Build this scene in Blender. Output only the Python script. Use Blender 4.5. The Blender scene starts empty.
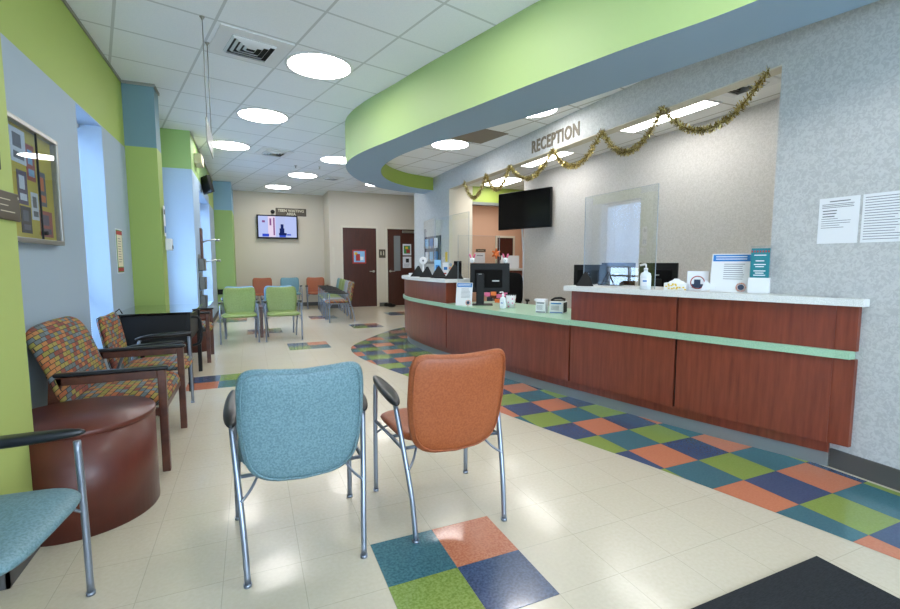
import bpy, bmesh, math, random
from mathutils import Vector, Matrix
random.seed(7)
PI = math.pi
scene = bpy.context.scene
C = scene.collection

def lin(h, a=1.0):
    h = h.lstrip('#')
    o = []
    for i in (0, 2, 4):
        c = int(h[i:i+2], 16) / 255
        o.append(c / 12.92 if c <= .04045 else ((c + .055) / 1.055) ** 2.4)
    return (*o, a)

# ------------------------------------------------------------------ camera
F, YAW, PIT, H = 459.3, .4094, .0903, 1.299
cam_data = bpy.data.cameras.new('camera')
cam_data.sensor_width = 36
cam_data.lens = F / 900 * 36
cam_data.clip_start = .05
cam = bpy.data.objects.new('camera', cam_data)
C.objects.link(cam)
fwd = Vector((math.sin(YAW) * math.cos(PIT), math.cos(YAW) * math.cos(PIT), -math.sin(PIT)))
rgt = Vector((math.cos(YAW), -math.sin(YAW), 0))
up = rgt.cross(fwd)
M = Matrix((rgt, up, -fwd)).transposed().to_4x4()
M.translation = (0, 0, H)
cam.matrix_world = M
scene.camera = cam

# ------------------------------------------------------------------ world, exposure
world = bpy.data.worlds.new('world')
scene.world = world
world.use_nodes = True
wn = world.node_tree
bg = wn.nodes['Background']
bg.inputs['Color'].default_value = (.66, .82, 1.0, 1)
bg.inputs['Strength'].default_value = 6.0
scene.view_settings.view_transform = 'Standard'
scene.view_settings.look = 'None'
scene.view_settings.gamma = 1
scene.view_settings.exposure = 1.0
scene.cycles.max_bounces = 8
scene.cycles.diffuse_bounces = 5
scene.cycles.transparent_max_bounces = 16
scene.cycles.sample_clamp_indirect = 6
scene.cycles.use_denoising = True

# added fill lamp behind the camera, tilted up to brighten the ceiling
fill_data = bpy.data.lights.new('front_fill', 'AREA')
fill_data.shape = 'RECTANGLE'; fill_data.size = 3.6; fill_data.size_y = 2.2; fill_data.energy = 12; fill_data.color = (.90, .95, 1.0)
fill_lamp = bpy.data.objects.new('front_fill', fill_data); C.objects.link(fill_lamp)
fill_lamp.location = (1.0, -3.45, 1.2); fill_lamp.rotation_euler = (math.radians(90 + 45), 0, 0)
LAMP = 12.0        # strength of the round ceiling lights
PANEL = 8.5       # strength of the long light panels over the desk

# ------------------------------------------------------------------ materials
def newmat(name):
    m = bpy.data.materials.new(name)
    m.use_nodes = True
    return m, m.node_tree, m.node_tree.nodes['Principled BSDF']

def mat(name, col, rough=.6, metal=0, coat=0, spec=.5, noise=None, bump=0, bscale=200):
    m, t, b = newmat(name)
    b.inputs['Base Color'].default_value = lin(col)
    b.inputs['Roughness'].default_value = rough
    b.inputs['Metallic'].default_value = metal
    b.inputs['Coat Weight'].default_value = coat
    b.inputs['Specular IOR Level'].default_value = spec
    tc = t.nodes.new('ShaderNodeTexCoord')
    if noise:
        col2, sc, st = noise
        n = t.nodes.new('ShaderNodeTexNoise')
        n.inputs['Scale'].default_value = sc
        n.inputs['Detail'].default_value = 3
        t.links.new(tc.outputs['Object'], n.inputs['Vector'])
        if isinstance(st, (tuple, list)):
            mp = t.nodes.new('ShaderNodeMapping')
            mp.inputs['Scale'].default_value = st
            t.links.new(tc.outputs['Object'], mp.inputs['Vector'])
            t.links.new(mp.outputs['Vector'], n.inputs['Vector'])
        r = t.nodes.new('ShaderNodeValToRGB')
        r.color_ramp.elements[0].position = .38
        r.color_ramp.elements[1].position = .62
        r.color_ramp.elements[0].color = lin(col)
        r.color_ramp.elements[1].color = lin(col2)
        t.links.new(n.outputs['Fac'], r.inputs['Fac'])
        t.links.new(r.outputs['Color'], b.inputs['Base Color'])
    if bump:
        n2 = t.nodes.new('ShaderNodeTexNoise')
        n2.inputs['Scale'].default_value = bscale
        t.links.new(tc.outputs['Object'], n2.inputs['Vector'])
        bp = t.nodes.new('ShaderNodeBump')
        bp.inputs['Strength'].default_value = bump
        bp.inputs['Distance'].default_value = .002
        t.links.new(n2.outputs['Fac'], bp.inputs['Height'])
        t.links.new(bp.outputs['Normal'], b.inputs['Normal'])
    return m

def emat(name, col, s):
    m, t, b = newmat(name)
    b.inputs['Base Color'].default_value = (0, 0, 0, 1)
    b.inputs['Specular IOR Level'].default_value = 0
    b.inputs['Emission Color'].default_value = lin(col)
    b.inputs['Emission Strength'].default_value = s
    return m

def math_node(t, op, a, b=None, c=None):
    n = t.nodes.new('ShaderNodeMath')
    n.operation = op
    for i, v in enumerate((a, b, c)):
        if v is None: continue
        if isinstance(v, (int, float)): n.inputs[i].default_value = v
        else: t.links.new(v, n.inputs[i])
    return n.outputs[0]

def mix_col(t, fac, a, b):
    n = t.nodes.new('ShaderNodeMix')
    n.data_type = 'RGBA'
    for s, v in ((n.inputs[0], fac), (n.inputs[6], a), (n.inputs[7], b)):
        if isinstance(v, (int, float)): s.default_value = v
        elif isinstance(v, tuple): s.default_value = v
        else: t.links.new(v, s)
    return n.outputs[2]

def world_xyz(t, rot=0, off=(0, 0)):
    g = t.nodes.new('ShaderNodeNewGeometry')
    v = g.outputs['Position']
    if rot or off != (0, 0):
        mp = t.nodes.new('ShaderNodeMapping')
        mp.vector_type = 'TEXTURE'
        mp.inputs['Location'].default_value = (off[0], off[1], 0)
        mp.inputs['Rotation'].default_value = (0, 0, rot)
        t.links.new(v, mp.inputs['Vector'])
        v = mp.outputs['Vector']
    s = t.nodes.new('ShaderNodeSeparateXYZ')
    t.links.new(v, s.inputs[0])
    return s.outputs[0], s.outputs[1], s.outputs[2], v

def grid_lines(t, x, y, sx, sy, w):
    """1 on the seams of a grid, 0 inside its cells"""
    fx = math_node(t, 'ABSOLUTE', math_node(t, 'SUBTRACT', math_node(t, 'FRACT', math_node(t, 'DIVIDE', x, sx)), .5))
    fy = math_node(t, 'ABSOLUTE', math_node(t, 'SUBTRACT', math_node(t, 'FRACT', math_node(t, 'DIVIDE', y, sy)), .5))
    return math_node(t, 'MAXIMUM', math_node(t, 'GREATER_THAN', fx, .5 - w / sx / 2), math_node(t, 'GREATER_THAN', fy, .5 - w / sy / 2))

T = .3048
def floor_material():
    m, t, b = newmat('beige_vinyl_tile')
    x, y, z, v = world_xyz(t, 0, (.463, 1.995))
    seam = grid_lines(t, x, y, T, T, .0028)
    n = t.nodes.new('ShaderNodeTexNoise'); n.inputs['Scale'].default_value = 60; n.inputs['Detail'].default_value = 5
    t.links.new(v, n.inputs['Vector'])
    base = mix_col(t, n.outputs['Fac'], lin('#bdb39e'), lin('#cec5b2'))
    wn_ = t.nodes.new('ShaderNodeTexWhiteNoise'); wn_.noise_dimensions = '2D'
    cb = t.nodes.new('ShaderNodeCombineXYZ')
    t.links.new(math_node(t, 'FLOOR', math_node(t, 'DIVIDE', x, T)), cb.inputs[0])
    t.links.new(math_node(t, 'FLOOR', math_node(t, 'DIVIDE', y, T)), cb.inputs[1])
    t.links.new(cb.outputs[0], wn_.inputs['Vector'])
    base = mix_col(t, math_node(t, 'MULTIPLY', wn_.outputs['Value'], .25), base, lin('#bfb39b'))
    colr = mix_col(t, math_node(t, 'MULTIPLY', seam, .45), base, lin('#8d8778'))
    t.links.new(colr, b.inputs['Base Color'])
    b.inputs['Roughness'].default_value = .27
    b.inputs['Coat Weight'].default_value = .3
    b.inputs['Coat Roughness'].default_value = .12
    n2 = t.nodes.new('ShaderNodeTexNoise'); n2.inputs['Scale'].default_value = 9
    t.links.new(v, n2.inputs['Vector'])
    bp = t.nodes.new('ShaderNodeBump'); bp.inputs['Strength'].default_value = .12; bp.inputs['Distance'].default_value = .01
    t.links.new(n2.outputs['Fac'], bp.inputs['Height']); t.links.new(bp.outputs['Normal'], b.inputs['Normal'])
    t.links.new(bp.outputs['Normal'], b.inputs['Coat Normal'])
    return m

def tile_col(name, c1, c2):
    m = mat(name, c1, rough=.22, coat=.35, noise=(c2, 90, None))
    m.node_tree.nodes['Principled BSDF'].inputs['Coat Roughness'].default_value = .08
    return m
ORANGE = ('#b5694c', '#c98465'); TEAL = ('#2c5a66', '#437680'); GREENT = ('#71873c', '#8ca158'); NAVY = ('#2e425f', '#455b7c')

def band_material():
    """vinyl tiles in four colours, laid row by row"""
    m, t, b = newmat('coloured_vinyl_tile_band')
    x, y, z, v = world_xyz(t, 0, (2.365, 2.948 - T))
    i = math_node(t, 'FLOOR', math_node(t, 'DIVIDE', x, T)); j = math_node(t, 'FLOOR', math_node(t, 'DIVIDE', y, T))
    pi = math_node(t, 'GREATER_THAN', math_node(t, 'FRACT', math_node(t, 'MULTIPLY', i, .5)), .25)
    pj = math_node(t, 'GREATER_THAN', math_node(t, 'FRACT', math_node(t, 'MULTIPLY', j, .5)), .25)
    n = t.nodes.new('ShaderNodeTexNoise'); n.inputs['Scale'].default_value = 90; n.inputs['Detail'].default_value = 3
    t.links.new(v, n.inputs['Vector'])
    c = [mix_col(t, n.outputs['Fac'], lin(a), lin(d)) for a, d in (ORANGE, TEAL, GREENT, NAVY)]
    even = mix_col(t, pj, c[0], c[1])       # orange / teal down even columns
    odd = mix_col(t, pj, c[3], c[2])        # navy / green down odd columns
    colr = mix_col(t, pi, even, odd)
    seam = grid_lines(t, x, y, T, T, .003)
    colr = mix_col(t, math_node(t, 'MULTIPLY', seam, .5), colr, lin('#4a5050'))
    t.links.new(colr, b.inputs['Base Color'])
    b.inputs['Roughness'].default_value = .22; b.inputs['Coat Weight'].default_value = .35; b.inputs['Coat Roughness'].default_value = .08
    return m

def ceiling_material(name, rot, off, sx, sy, tile='#d9dfe5', bar='#c0c5c8'):
    m, t, b = newmat(name)
    x, y, z, v = world_xyz(t, rot, off)
    seam = grid_lines(t, x, y, sx, sy, .023)
    n = t.nodes.new('ShaderNodeTexNoise'); n.inputs['Scale'].default_value = 120; n.inputs['Detail'].default_value = 4
    t.links.new(v, n.inputs['Vector'])
    base = mix_col(t, n.outputs['Fac'], lin(tile), lin('#eceff1'))
    t.links.new(mix_col(t, seam, base, lin(bar)), b.inputs['Base Color'])
    b.inputs['Roughness'].default_value = .9
    return m

def wallpaper(name, c1, c2, sc=45):
    m, t, b = newmat(name)
    x, y, z, v = world_xyz(t)
    n = t.nodes.new('ShaderNodeTexNoise'); n.inputs['Scale'].default_value = sc; n.inputs['Detail'].default_value = 2
    n.inputs['Distortion'].default_value = 1.2
    t.links.new(v, n.inputs['Vector'])
    r = t.nodes.new('ShaderNodeValToRGB')
    r.color_ramp.elements[0].position = .42; r.color_ramp.elements[1].position = .58
    r.color_ramp.elements[0].color = lin(c1); r.color_ramp.elements[1].color = lin(c2)
    t.links.new(n.outputs['Fac'], r.inputs['Fac'])
    t.links.new(r.outputs['Color'], b.inputs['Base Color'])
    b.inputs['Roughness'].default_value = .75
    bp = t.nodes.new('ShaderNodeBump'); bp.inputs['Strength'].default_value = .25; bp.inputs['Distance'].default_value = .003
    t.links.new(n.outputs['Fac'], bp.inputs['Height']); t.links.new(bp.outputs['Normal'], b.inputs['Normal'])
    return m

def paint2(name, low, high, zs):
    """wall painted in two colours, meeting at height zs"""
    m, t, b = newmat(name)
    x, y, z, v = world_xyz(t)
    n = t.nodes.new('ShaderNodeTexNoise'); n.inputs['Scale'].default_value = 70
    t.links.new(v, n.inputs['Vector'])
    k = math_node(t, 'GREATER_THAN', z, zs)
    c = mix_col(t, k, lin(low), lin(high))
    t.links.new(c, b.inputs['Base Color'])
    b.inputs['Roughness'].default_value = .62
    bp = t.nodes.new('ShaderNodeBump'); bp.inputs['Strength'].default_value = .12; bp.inputs['Distance'].default_value = .002
    t.links.new(n.outputs['Fac'], bp.inputs['Height']); t.links.new(bp.outputs['Normal'], b.inputs['Normal'])
    return m

def wood(name, c1, c2, rough=.35, sc=(16, 16, 1.2), coat=.2):
    m, t, b = newmat(name)
    tc = t.nodes.new('ShaderNodeTexCoord')
    mp = t.nodes.new('ShaderNodeMapping'); mp.inputs['Scale'].default_value = sc
    t.links.new(tc.outputs['Object'], mp.inputs['Vector'])
    n = t.nodes.new('ShaderNodeTexNoise'); n.inputs['Scale'].default_value = 2.2; n.inputs['Detail'].default_value = 6; n.inputs['Roughness'].default_value = .62
    t.links.new(mp.outputs['Vector'], n.inputs['Vector'])
    r = t.nodes.new('ShaderNodeValToRGB')
    r.color_ramp.elements[0].position = .3; r.color_ramp.elements[1].position = .7
    r.color_ramp.elements[0].color = lin(c1); r.color_ramp.elements[1].color = lin(c2)
    t.links.new(n.outputs['Fac'], r.inputs['Fac'])
    t.links.new(r.outputs['Color'], b.inputs['Base Color'])
    b.inputs['Roughness'].default_value = rough; b.inputs['Coat Weight'].default_value = coat
    b.inputs['Coat Roughness'].default_value = .2
    return m

def patchwork(name='patchwork_fabric'):
    """woven upholstery of small orange, olive, grey and red blocks with dark outlines"""
    m, t, b = newmat(name)
    tc = t.nodes.new('ShaderNodeTexCoord'); s = t.nodes.new('ShaderNodeSeparateXYZ')
    t.links.new(tc.outputs['Object'], s.inputs[0])
    v = math_node(t, 'SUBTRACT', math_node(t, 'DIVIDE', s.outputs[2], .034), math_node(t, 'DIVIDE', s.outputs[1], .034))
    jv = math_node(t, 'FLOOR', v)
    u = math_node(t, 'ADD', math_node(t, 'DIVIDE', s.outputs[0], .054), math_node(t, 'MULTIPLY', jv, .37))
    iu = math_node(t, 'FLOOR', u)
    cb = t.nodes.new('ShaderNodeCombineXYZ'); t.links.new(iu, cb.inputs[0]); t.links.new(jv, cb.inputs[1])
    w = t.nodes.new('ShaderNodeTexWhiteNoise'); w.noise_dimensions = '2D'; t.links.new(cb.outputs[0], w.inputs['Vector'])
    r = t.nodes.new('ShaderNodeValToRGB'); r.color_ramp.interpolation = 'CONSTANT'
    cols = ['#a25a35', '#857f38', '#586469', '#a8703f', '#7c3f33', '#918440', '#65737a']
    e = r.color_ramp.elements
    e[0].position = 0; e[0].color = lin(cols[0]); e[1].position = 1 / 7; e[1].color = lin(cols[1])
    for k in range(2, 7):
        q = e.new(k / 7); q.color = lin(cols[k])
    t.links.new(w.outputs['Value'], r.inputs['Fac'])
    fu = math_node(t, 'ABSOLUTE', math_node(t, 'SUBTRACT', math_node(t, 'FRACT', u), .5))
    fv = math_node(t, 'ABSOLUTE', math_node(t, 'SUBTRACT', math_node(t, 'FRACT', v), .5))
    ln = math_node(t, 'MAXIMUM', math_node(t, 'GREATER_THAN', fu, .46), math_node(t, 'GREATER_THAN', fv, .42))
    t.links.new(mix_col(t, ln, r.outputs['Color'], lin('#2e2a24')), b.inputs['Base Color'])
    b.inputs['Roughness'].default_value = .85
    return m

MAT = dict(
    floor=floor_material(), band=band_material(),
    ceiling=ceiling_material('ceiling_tile_hall', math.radians(14.2), (1.139, 4.839), .685, .685),
    ceiling_low=ceiling_material('ceiling_tile_low', math.radians(12), (3.03, 5.35), .61, .61, '#dddbd5', '#b5b2aa'),
    ceiling_desk=ceiling_material('ceiling_tile_desk', 0, (4.255, 3.44), .61, 1.21, '#dcdddb', '#b4b4ae'),
    paper=wallpaper('mottled_grey_wallpaper', '#acafb0', '#bbbebe'),
    paper_in=wallpaper('mottled_cream_wallpaper', '#c0beb8', '#cccac5'),
    cream=mat('cream_paint', '#cbc3b3', .75, bump=.1), peach=mat('peach_paint', '#d3ab8f', .75),
    jamb=mat('warm_white_paint', '#cfc9b8', .7),
    left=paint2('blue_and_green_paint', '#9fb2c3', '#a4b85c', 2.6),
    pier_a=paint2('green_and_slate_paint', '#93a957', '#668792', 2.62),
    pier_b=paint2('blue_and_lime_paint', '#9fb9d2', '#95b773', 2.75),
    pier_c=paint2('lime_and_blue_paint', '#95b46b', '#86abc2', 2.62),
    pier_n=paint2('yellow_green_paint', '#a8b768', '#5b7b85', 2.62),
    soffit_g=mat('soffit_green_paint', '#a1ba7c', .55), soffit_b=mat('soffit_slate_paint', '#8aa3b5', .55),
    soffit_in=mat('soffit_inner_lime_paint', '#98ab4c', .55),
    base=mat('dark_vinyl_base', '#4c4c4b', .5), kick=mat('grey_vinyl_base', '#6f7474', .4),
    wood=wood('red_brown_laminate', '#622818', '#7f3d28'), drum=wood('dark_cherry_laminate', '#481a11', '#5d2619', .42, (3, 3, .6), .15),
    chairwood=wood('walnut_stained_wood', '#3c1c10', '#5e3220', .4, (6, 6, 6)),
    door=wood('dark_red_door_veneer', '#36150d', '#4a2015', .4, (14, 14, 1)),
    gap=mat('black_seam', '#0e0b0a', .8),
    mint=mat('mint_laminate', '#8fb598', .3, coat=.2, noise=('#9dc1a4', 150, None)),
    white=mat('speckled_white_laminate', '#c3c6c5', .35, noise=('#dadddb', 220, None)),
    metal=mat('silver_painted_steel', '#8b93a0', .32, metal=.75), chrome=mat('brushed_nickel', '#b7b5ae', .28, metal=1),
    alu=mat('aluminium', '#9c9c97', .35, metal=.8),
    black=mat('black_plastic', '#08090a', .5, spec=.3), blackfab=mat('black_mesh_fabric', '#0a0a0b', .9, spec=.2),
    armpad=mat('black_arm_pad', '#131519', .35), glossblack=mat('black_screen_glass', '#030406', .22, spec=.25),
    rubber=mat('black_rubber', '#0d0d0d', .7),
    blue=mat('aqua_vinyl', '#56767f', .5, noise=('#6d8c95', 130, None), bump=.15), orange=mat('rust_orange_vinyl', '#8f4924', .45, noise=('#a0562f', 110, None), bump=.15),
    green=mat('apple_green_vinyl', '#708342', .4, noise=('#7c8f4e', 60, None)), paleblue=mat('pale_blue_vinyl', '#6f9fc4', .4, noise=('#7dabcd', 60, None)),
    tealv=mat('grey_teal_vinyl', '#55808d', .45, noise=('#628d99', 60, None)), greyfab=mat('grey_vinyl', '#8a8d92', .5),
    patch=patchwork(),
    mat=mat('black_ribbed_carpet', '#101215', .95, noise=('#1d2126', 60, (1, 6, 1)), bump=.8, bscale=90),
    paperw=mat('white_paper', '#d9dde2', .6), plasticw=mat('white_plastic', '#d5d8da', .35), ink=mat('grey_ink', '#62676f', .8),
    inkd=mat('dark_ink', '#22252b', .8), inkb=mat('blue_ink', '#1c6fb3', .6), tealp=mat('teal_print', '#0f7480', .5), skyp=mat('light_blue_print', '#7fb6dc', .6),
    brown=mat('brown_sign_plastic', '#4a4234', .45), tan=mat('pale_engraving', '#c8c2ac', .6), letter=mat('brown_cut_letters', '#61594a', .5),
    board=mat('yellow_pinboard', '#cdb42c', .8), red=mat('red_paper', '#a33430', .7), purple=mat('purple_paper', '#4a3558', .7),
    pink=mat('pink_paper', '#d76a92', .7), orangep=mat('orange_paper', '#dd7130', .7), yellowp=mat('yellow_paper', '#d6b52f', .7), greenp=mat('green_paper', '#3f8a4a', .7),
    navy=mat('navy_panel', '#2a3a55', .5), gold=mat('gold_tinsel', '#857339', .35, metal=.8), gold2=mat('pale_gold_tinsel', '#cdbf83', .3, metal=.8),
    lamp=emat('light_diffuser', '#fffbf9', LAMP), panel=emat('panel_diffuser', '#fffbf8', PANEL),
    flesh=mat('sanitizer_clear', '#cfd9de', .15, coat=.5),
)
for n_, k_ in (('t_orange', ORANGE), ('t_teal', TEAL), ('t_green', GREENT), ('t_navy', NAVY)): MAT[n_] = tile_col('vinyl_' + n_, *k_)

def glass_mat(name, tint, refl):
    m, t, b = newmat(name)
    out = t.nodes['Material Output']
    tr = t.nodes.new('ShaderNodeBsdfTransparent'); tr.inputs[0].default_value = tint
    gl = t.nodes.new('ShaderNodeBsdfGlossy'); gl.inputs['Roughness'].default_value = .0
    fr = t.nodes.new('ShaderNodeFresnel'); fr.inputs[0].default_value = 1.5
    gm = t.nodes.new('ShaderNodeNewGeometry')
    k = math_node(t, 'MULTIPLY', math_node(t, 'MULTIPLY', fr.outputs[0], refl), math_node(t, 'SUBTRACT', 1.0, gm.outputs['Backfacing']))
    mx = t.nodes.new('ShaderNodeMixShader')
    t.links.new(k, mx.inputs[0]); t.links.new(tr.outputs[0], mx.inputs[1]); t.links.new(gl.outputs[0], mx.inputs[2])
    t.links.new(mx.outputs[0], out.inputs['Surface'])
    return m
MAT['acrylic'] = glass_mat('clear_acrylic', (.95, .965, .97, 1), 3.0)
MAT['acrylic_thin'] = glass_mat('clear_acrylic_thin', (.96, .97, .975, 1), 1.0)
MAT['edge'] = mat('frosted_acrylic_edge', '#8e9ba3', .3)
MAT['glass'] = glass_mat('window_glass', (.85, .9, .95, 1), 1.0)
def blind_mat():
    m, t, b = newmat('translucent_blind')
    out = t.nodes['Material Output']
    d = t.nodes.new('ShaderNodeBsdfDiffuse'); d.inputs[0].default_value = (.75, .8, .85, 1)
    tl = t.nodes.new('ShaderNodeBsdfTranslucent'); tl.inputs[0].default_value = (.60, .76, 1.0, 1)
    mx = t.nodes.new('ShaderNodeMixShader'); mx.inputs[0].default_value = .28
    t.links.new(d.outputs[0], mx.inputs[1]); t.links.new(tl.outputs[0], mx.inputs[2]); t.links.new(mx.outputs[0], out.inputs['Surface'])
    return m
MAT['blind'] = blind_mat()

# ------------------------------------------------------------------ mesh helpers
class MB:
    def __init__(s): s.v = []; s.f = []; s.sm = []
    def add(s, vs, fs, smooth=False):
        o = len(s.v); s.v += [tuple(v) for v in vs]
        for f in fs: s.f.append([i + o for i in f]); s.sm.append(smooth)
        return s
    def box(s, x0, x1, y0, y1, z0, z1, mtx=None, bev=0):
        if bev:
            b = min(bev, abs(x1-x0)/2.01, abs(y1-y0)/2.01, abs(z1-z0)/2.01)
            bm = bmesh.new(); bmesh.ops.create_cube(bm, size=1)
            for v in bm.verts: v.co = Vector(((x0+x1)/2 + v.co.x*(x1-x0), (y0+y1)/2 + v.co.y*(y1-y0), (z0+z1)/2 + v.co.z*(z1-z0)))
            bmesh.ops.bevel(bm, geom=bm.edges[:], offset=b, segments=2, affect='EDGES', profile=.5)
            vs = [v.co.copy() for v in bm.verts]; bm.verts.index_update(); fs = [[v.index for v in f.verts] for f in bm.faces]; bm.free()
        else:
            vs = [Vector((x, y, z)) for x in (x0, x1) for y in (y0, y1) for z in (z0, z1)]
            fs = [(0,1,3,2), (4,6,7,5), (0,4,5,1), (2,3,7,6), (0,2,6,4), (1,5,7,3)]
        if mtx: vs = [mtx @ v for v in vs]
        return s.add(vs, fs, False)
    def cyl(s, x, y, z0, z1, r, r2=None, n=24, mtx=None, cap=True):
        r2 = r if r2 is None else r2
        vs = [Vector((x + r*math.cos(2*PI*i/n), y + r*math.sin(2*PI*i/n), z0)) for i in range(n)] + [Vector((x + r2*math.cos(2*PI*i/n), y + r2*math.sin(2*PI*i/n), z1)) for i in range(n)]
        if mtx: vs = [mtx @ v for v in vs]
        o = len(s.v); s.v += [tuple(v) for v in vs]
        for i in range(n): s.f.append([o+i, o+(i+1) % n, o+n+(i+1) % n, o+n+i]); s.sm.append(True)
        if cap:
            s.f.append([o+i for i in range(n)][::-1]); s.sm.append(False)
            s.f.append([o+n+i for i in range(n)]); s.sm.append(False)
        return s
    def lathe(s, prof, x=0, y=0, n=24, mtx=None):
        vs = []
        for r, z in prof: vs += [Vector((x + r*math.cos(2*PI*i/n), y + r*math.sin(2*PI*i/n), z)) for i in range(n)]
        if mtx: vs = [mtx @ v for v in vs]
        fs = [[k*n+i, k*n+(i+1) % n, (k+1)*n+(i+1) % n, (k+1)*n+i] for k in range(len(prof)-1) for i in range(n)]
        return s.add(vs, fs, True)
    def tube(s, pts, r, n=10, closed=False, sx=1.0):
        pts = [Vector(p) for p in pts]; rings = []; m = len(pts)
        N = None
        for i, p in enumerate(pts):
            if closed: d = pts[(i+1) % m] - pts[i-1]
            else: d = pts[min(i+1, m-1)] - pts[max(i-1, 0)]
            d.normalize()
            if N is None:
                N = Vector((1, 0, 0)) if abs(d.x) < .9 else Vector((0, 1, 0))
            N = (N - d * N.dot(d)).normalized(); B = d.cross(N)
            rr = r[i] if isinstance(r, (list, tuple)) else r
            rings.append([p + N*rr*sx*math.cos(2*PI*k/n) + B*rr*math.sin(2*PI*k/n) for k in range(n)])
        vs = [v for R in rings for v in R]; fs = []
        for i in range(m if closed else m-1):
            for k in range(n):
                a = i*n; b = ((i+1) % m)*n
                fs.append([a+k, a+(k+1) % n, b+(k+1) % n, b+k])
        s.add(vs, fs, True)
        if not closed: s.add(rings[0], [list(range(n))[::-1]]); s.add(rings[-1], [list(range(n))])
        return s
    def pad(s, outline, fn, th, rings=(0, .35, .65, .82, .92, .975, 1), rnd=3):
        """a cushion: outline (a,b) pairs about the origin, fn(a,b,t) -> point, t in [-1,1] through the thickness"""
        n = len(outline); layers = []
        def h(r): return (max(0, 1 - r**rnd)) ** .5
        seq = [(r, 1) for r in rings] + [(r, -1) for r in rings[-2::-1]]
        vs = []; fs = []
        for r, sd in seq:
            for a, b in outline: vs.append(fn(a*r, b*r, sd*h(r)*th/2))
        for k in range(len(seq)-1):
            for i in range(n): fs.append([k*n+i, k*n+(i+1) % n, (k+1)*n+(i+1) % n, (k+1)*n+i])
        return s.add(vs, fs, True)
    def build(s, name, m, parent=None, loc=None):
        me = bpy.data.meshes.new(name); me.from_pydata(s.v, [], s.f)
        me.polygons.foreach_set('use_smooth', s.sm)
        me.materials.append(MAT[m] if isinstance(m, str) else m)
        bm = bmesh.new(); bm.from_mesh(me); bmesh.ops.remove_doubles(bm, verts=bm.verts[:], dist=1e-5)
        bmesh.ops.recalc_face_normals(bm, faces=bm.faces[:]); bm.to_mesh(me); bm.free()
        o = bpy.data.objects.new(name, me); C.objects.link(o)
        if parent: o.parent = parent
        if loc: o.location = loc
        return o

def smooth_curve(pts, n=8):
    P = [Vector((*p, 0)) if len(p) == 2 else Vector(p) for p in pts]; out = []
    for i in range(len(P)-1):
        p0 = P[max(i-1, 0)]; p1 = P[i]; p2 = P[i+1]; p3 = P[min(i+2, len(P)-1)]
        for k in range(n):
            t = k/n
            out.append(.5*((2*p1) + (p2-p0)*t + (2*p0-5*p1+4*p2-p3)*t*t + (3*p1-p0-3*p2+p3)*t**3))
    out.append(P[-1]); return out

def tag(o, label=None, cat=None, group=None, kind=None):
    if label: o['label'] = label
    if cat: o['category'] = cat
    if group: o['group'] = group
    if kind: o['kind'] = kind
    return o
def thing(name, label, cat, loc=(0,0,0), rz=0, group=None):
    o = bpy.data.objects.new(name, None); C.objects.link(o); o.location = loc; o.rotation_euler = (0, 0, rz)
    o.empty_display_size = .1
    return tag(o, label, cat, group)
def struct(name, mb, m, parent=None):
    o = mb.build(name, m, parent)
    if parent is None: o['kind'] = 'structure'
    return o
def copy_tree(o, parent=None):
    c = o.copy(); C.objects.link(c)
    if parent: c.parent = parent
    for ch in list(o.children): copy_tree(ch, c)
    return c

def text(name, body, size, m, mtx, parent=None, depth=.004, bold=0, sx=1, align='LEFT', kind=None):
    cu = bpy.data.curves.new(name, 'FONT'); cu.body = body; cu.size = size; cu.extrude = depth; cu.offset = bold; cu.align_x = align; cu.resolution_u = 3; cu.space_character = 1.0 if kind is None else kind
    tmp = bpy.data.objects.new(name + '_source', cu); C.objects.link(tmp)
    dg = bpy.context.evaluated_depsgraph_get()
    me = bpy.data.meshes.new_from_object(tmp.evaluated_get(dg))
    bpy.data.objects.remove(tmp); bpy.data.curves.remove(cu)
    for v in me.vertices: v.co.x *= sx
    me.transform(mtx); me.materials.clear(); me.materials.append(MAT[m]); me.name = name
    o = bpy.data.objects.new(name, me); C.objects.link(o)
    if parent: o.parent = parent
    return o
# frames for flat writing: columns are (reading direction, up, out of the surface)
def frame(read, upv, loc=(0,0,0)):
    r = Vector(read).normalized(); u = Vector(upv).normalized(); n = r.cross(u)
    m_ = Matrix((r, u, n)).transposed().to_4x4(); m_.translation = loc
    return m_
XZ = lambda loc=(0,0,0): frame((1,0,0), (0,0,1), loc)     # facing -y

# ================================================================== structure
CH = 3.33; CL = 2.97; LX = -1.25; RX = 3.37
struct('floor', MB().box(-1.6, 8.5, -3.2, 15.0, -.1, 0), 'floor')

# counter front line (foot of the counter), right end to the rounded far end
KICK = [(3.349,1.64), (3.10,2.41), (2.80,3.55), (2.587,4.52), (2.42,5.5), (2.335,6.4), (2.365,7.15), (2.57,7.75), (2.95,8.12), (3.30,8.22)]
OUTER = [(2.72,.0), (2.568,.963), (2.332,2.011), (2.16,2.625), (1.945,3.454), (1.74,4.4), (1.555,5.2), (1.40,5.85), (1.325,6.45), (1.365,6.935), (1.488,7.256), (1.785,7.694), (2.146,8.177), (2.49,8.577), (2.857,8.873), (3.3,9.1)]
kc = smooth_curve(KICK, 8); oc = smooth_curve(OUTER, 6)
mb = MB()
poly = [(p.x, p.y) for p in oc] + [(3.33, 9.1), (3.33, 0.0)]
bm = bmesh.new()
vs = [bm.verts.new((x, y, .0015)) for x, y in poly]
fc = bm.faces.new(vs); bmesh.ops.triangulate(bm, faces=[fc])
bm.verts.index_update()
mb.add([v.co.copy() for v in bm.verts], [[v.index for v in f.verts] for f in bm.faces]); bm.free()
tag(struct('floor_1', mb, 'band'), kind='structure')
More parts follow.
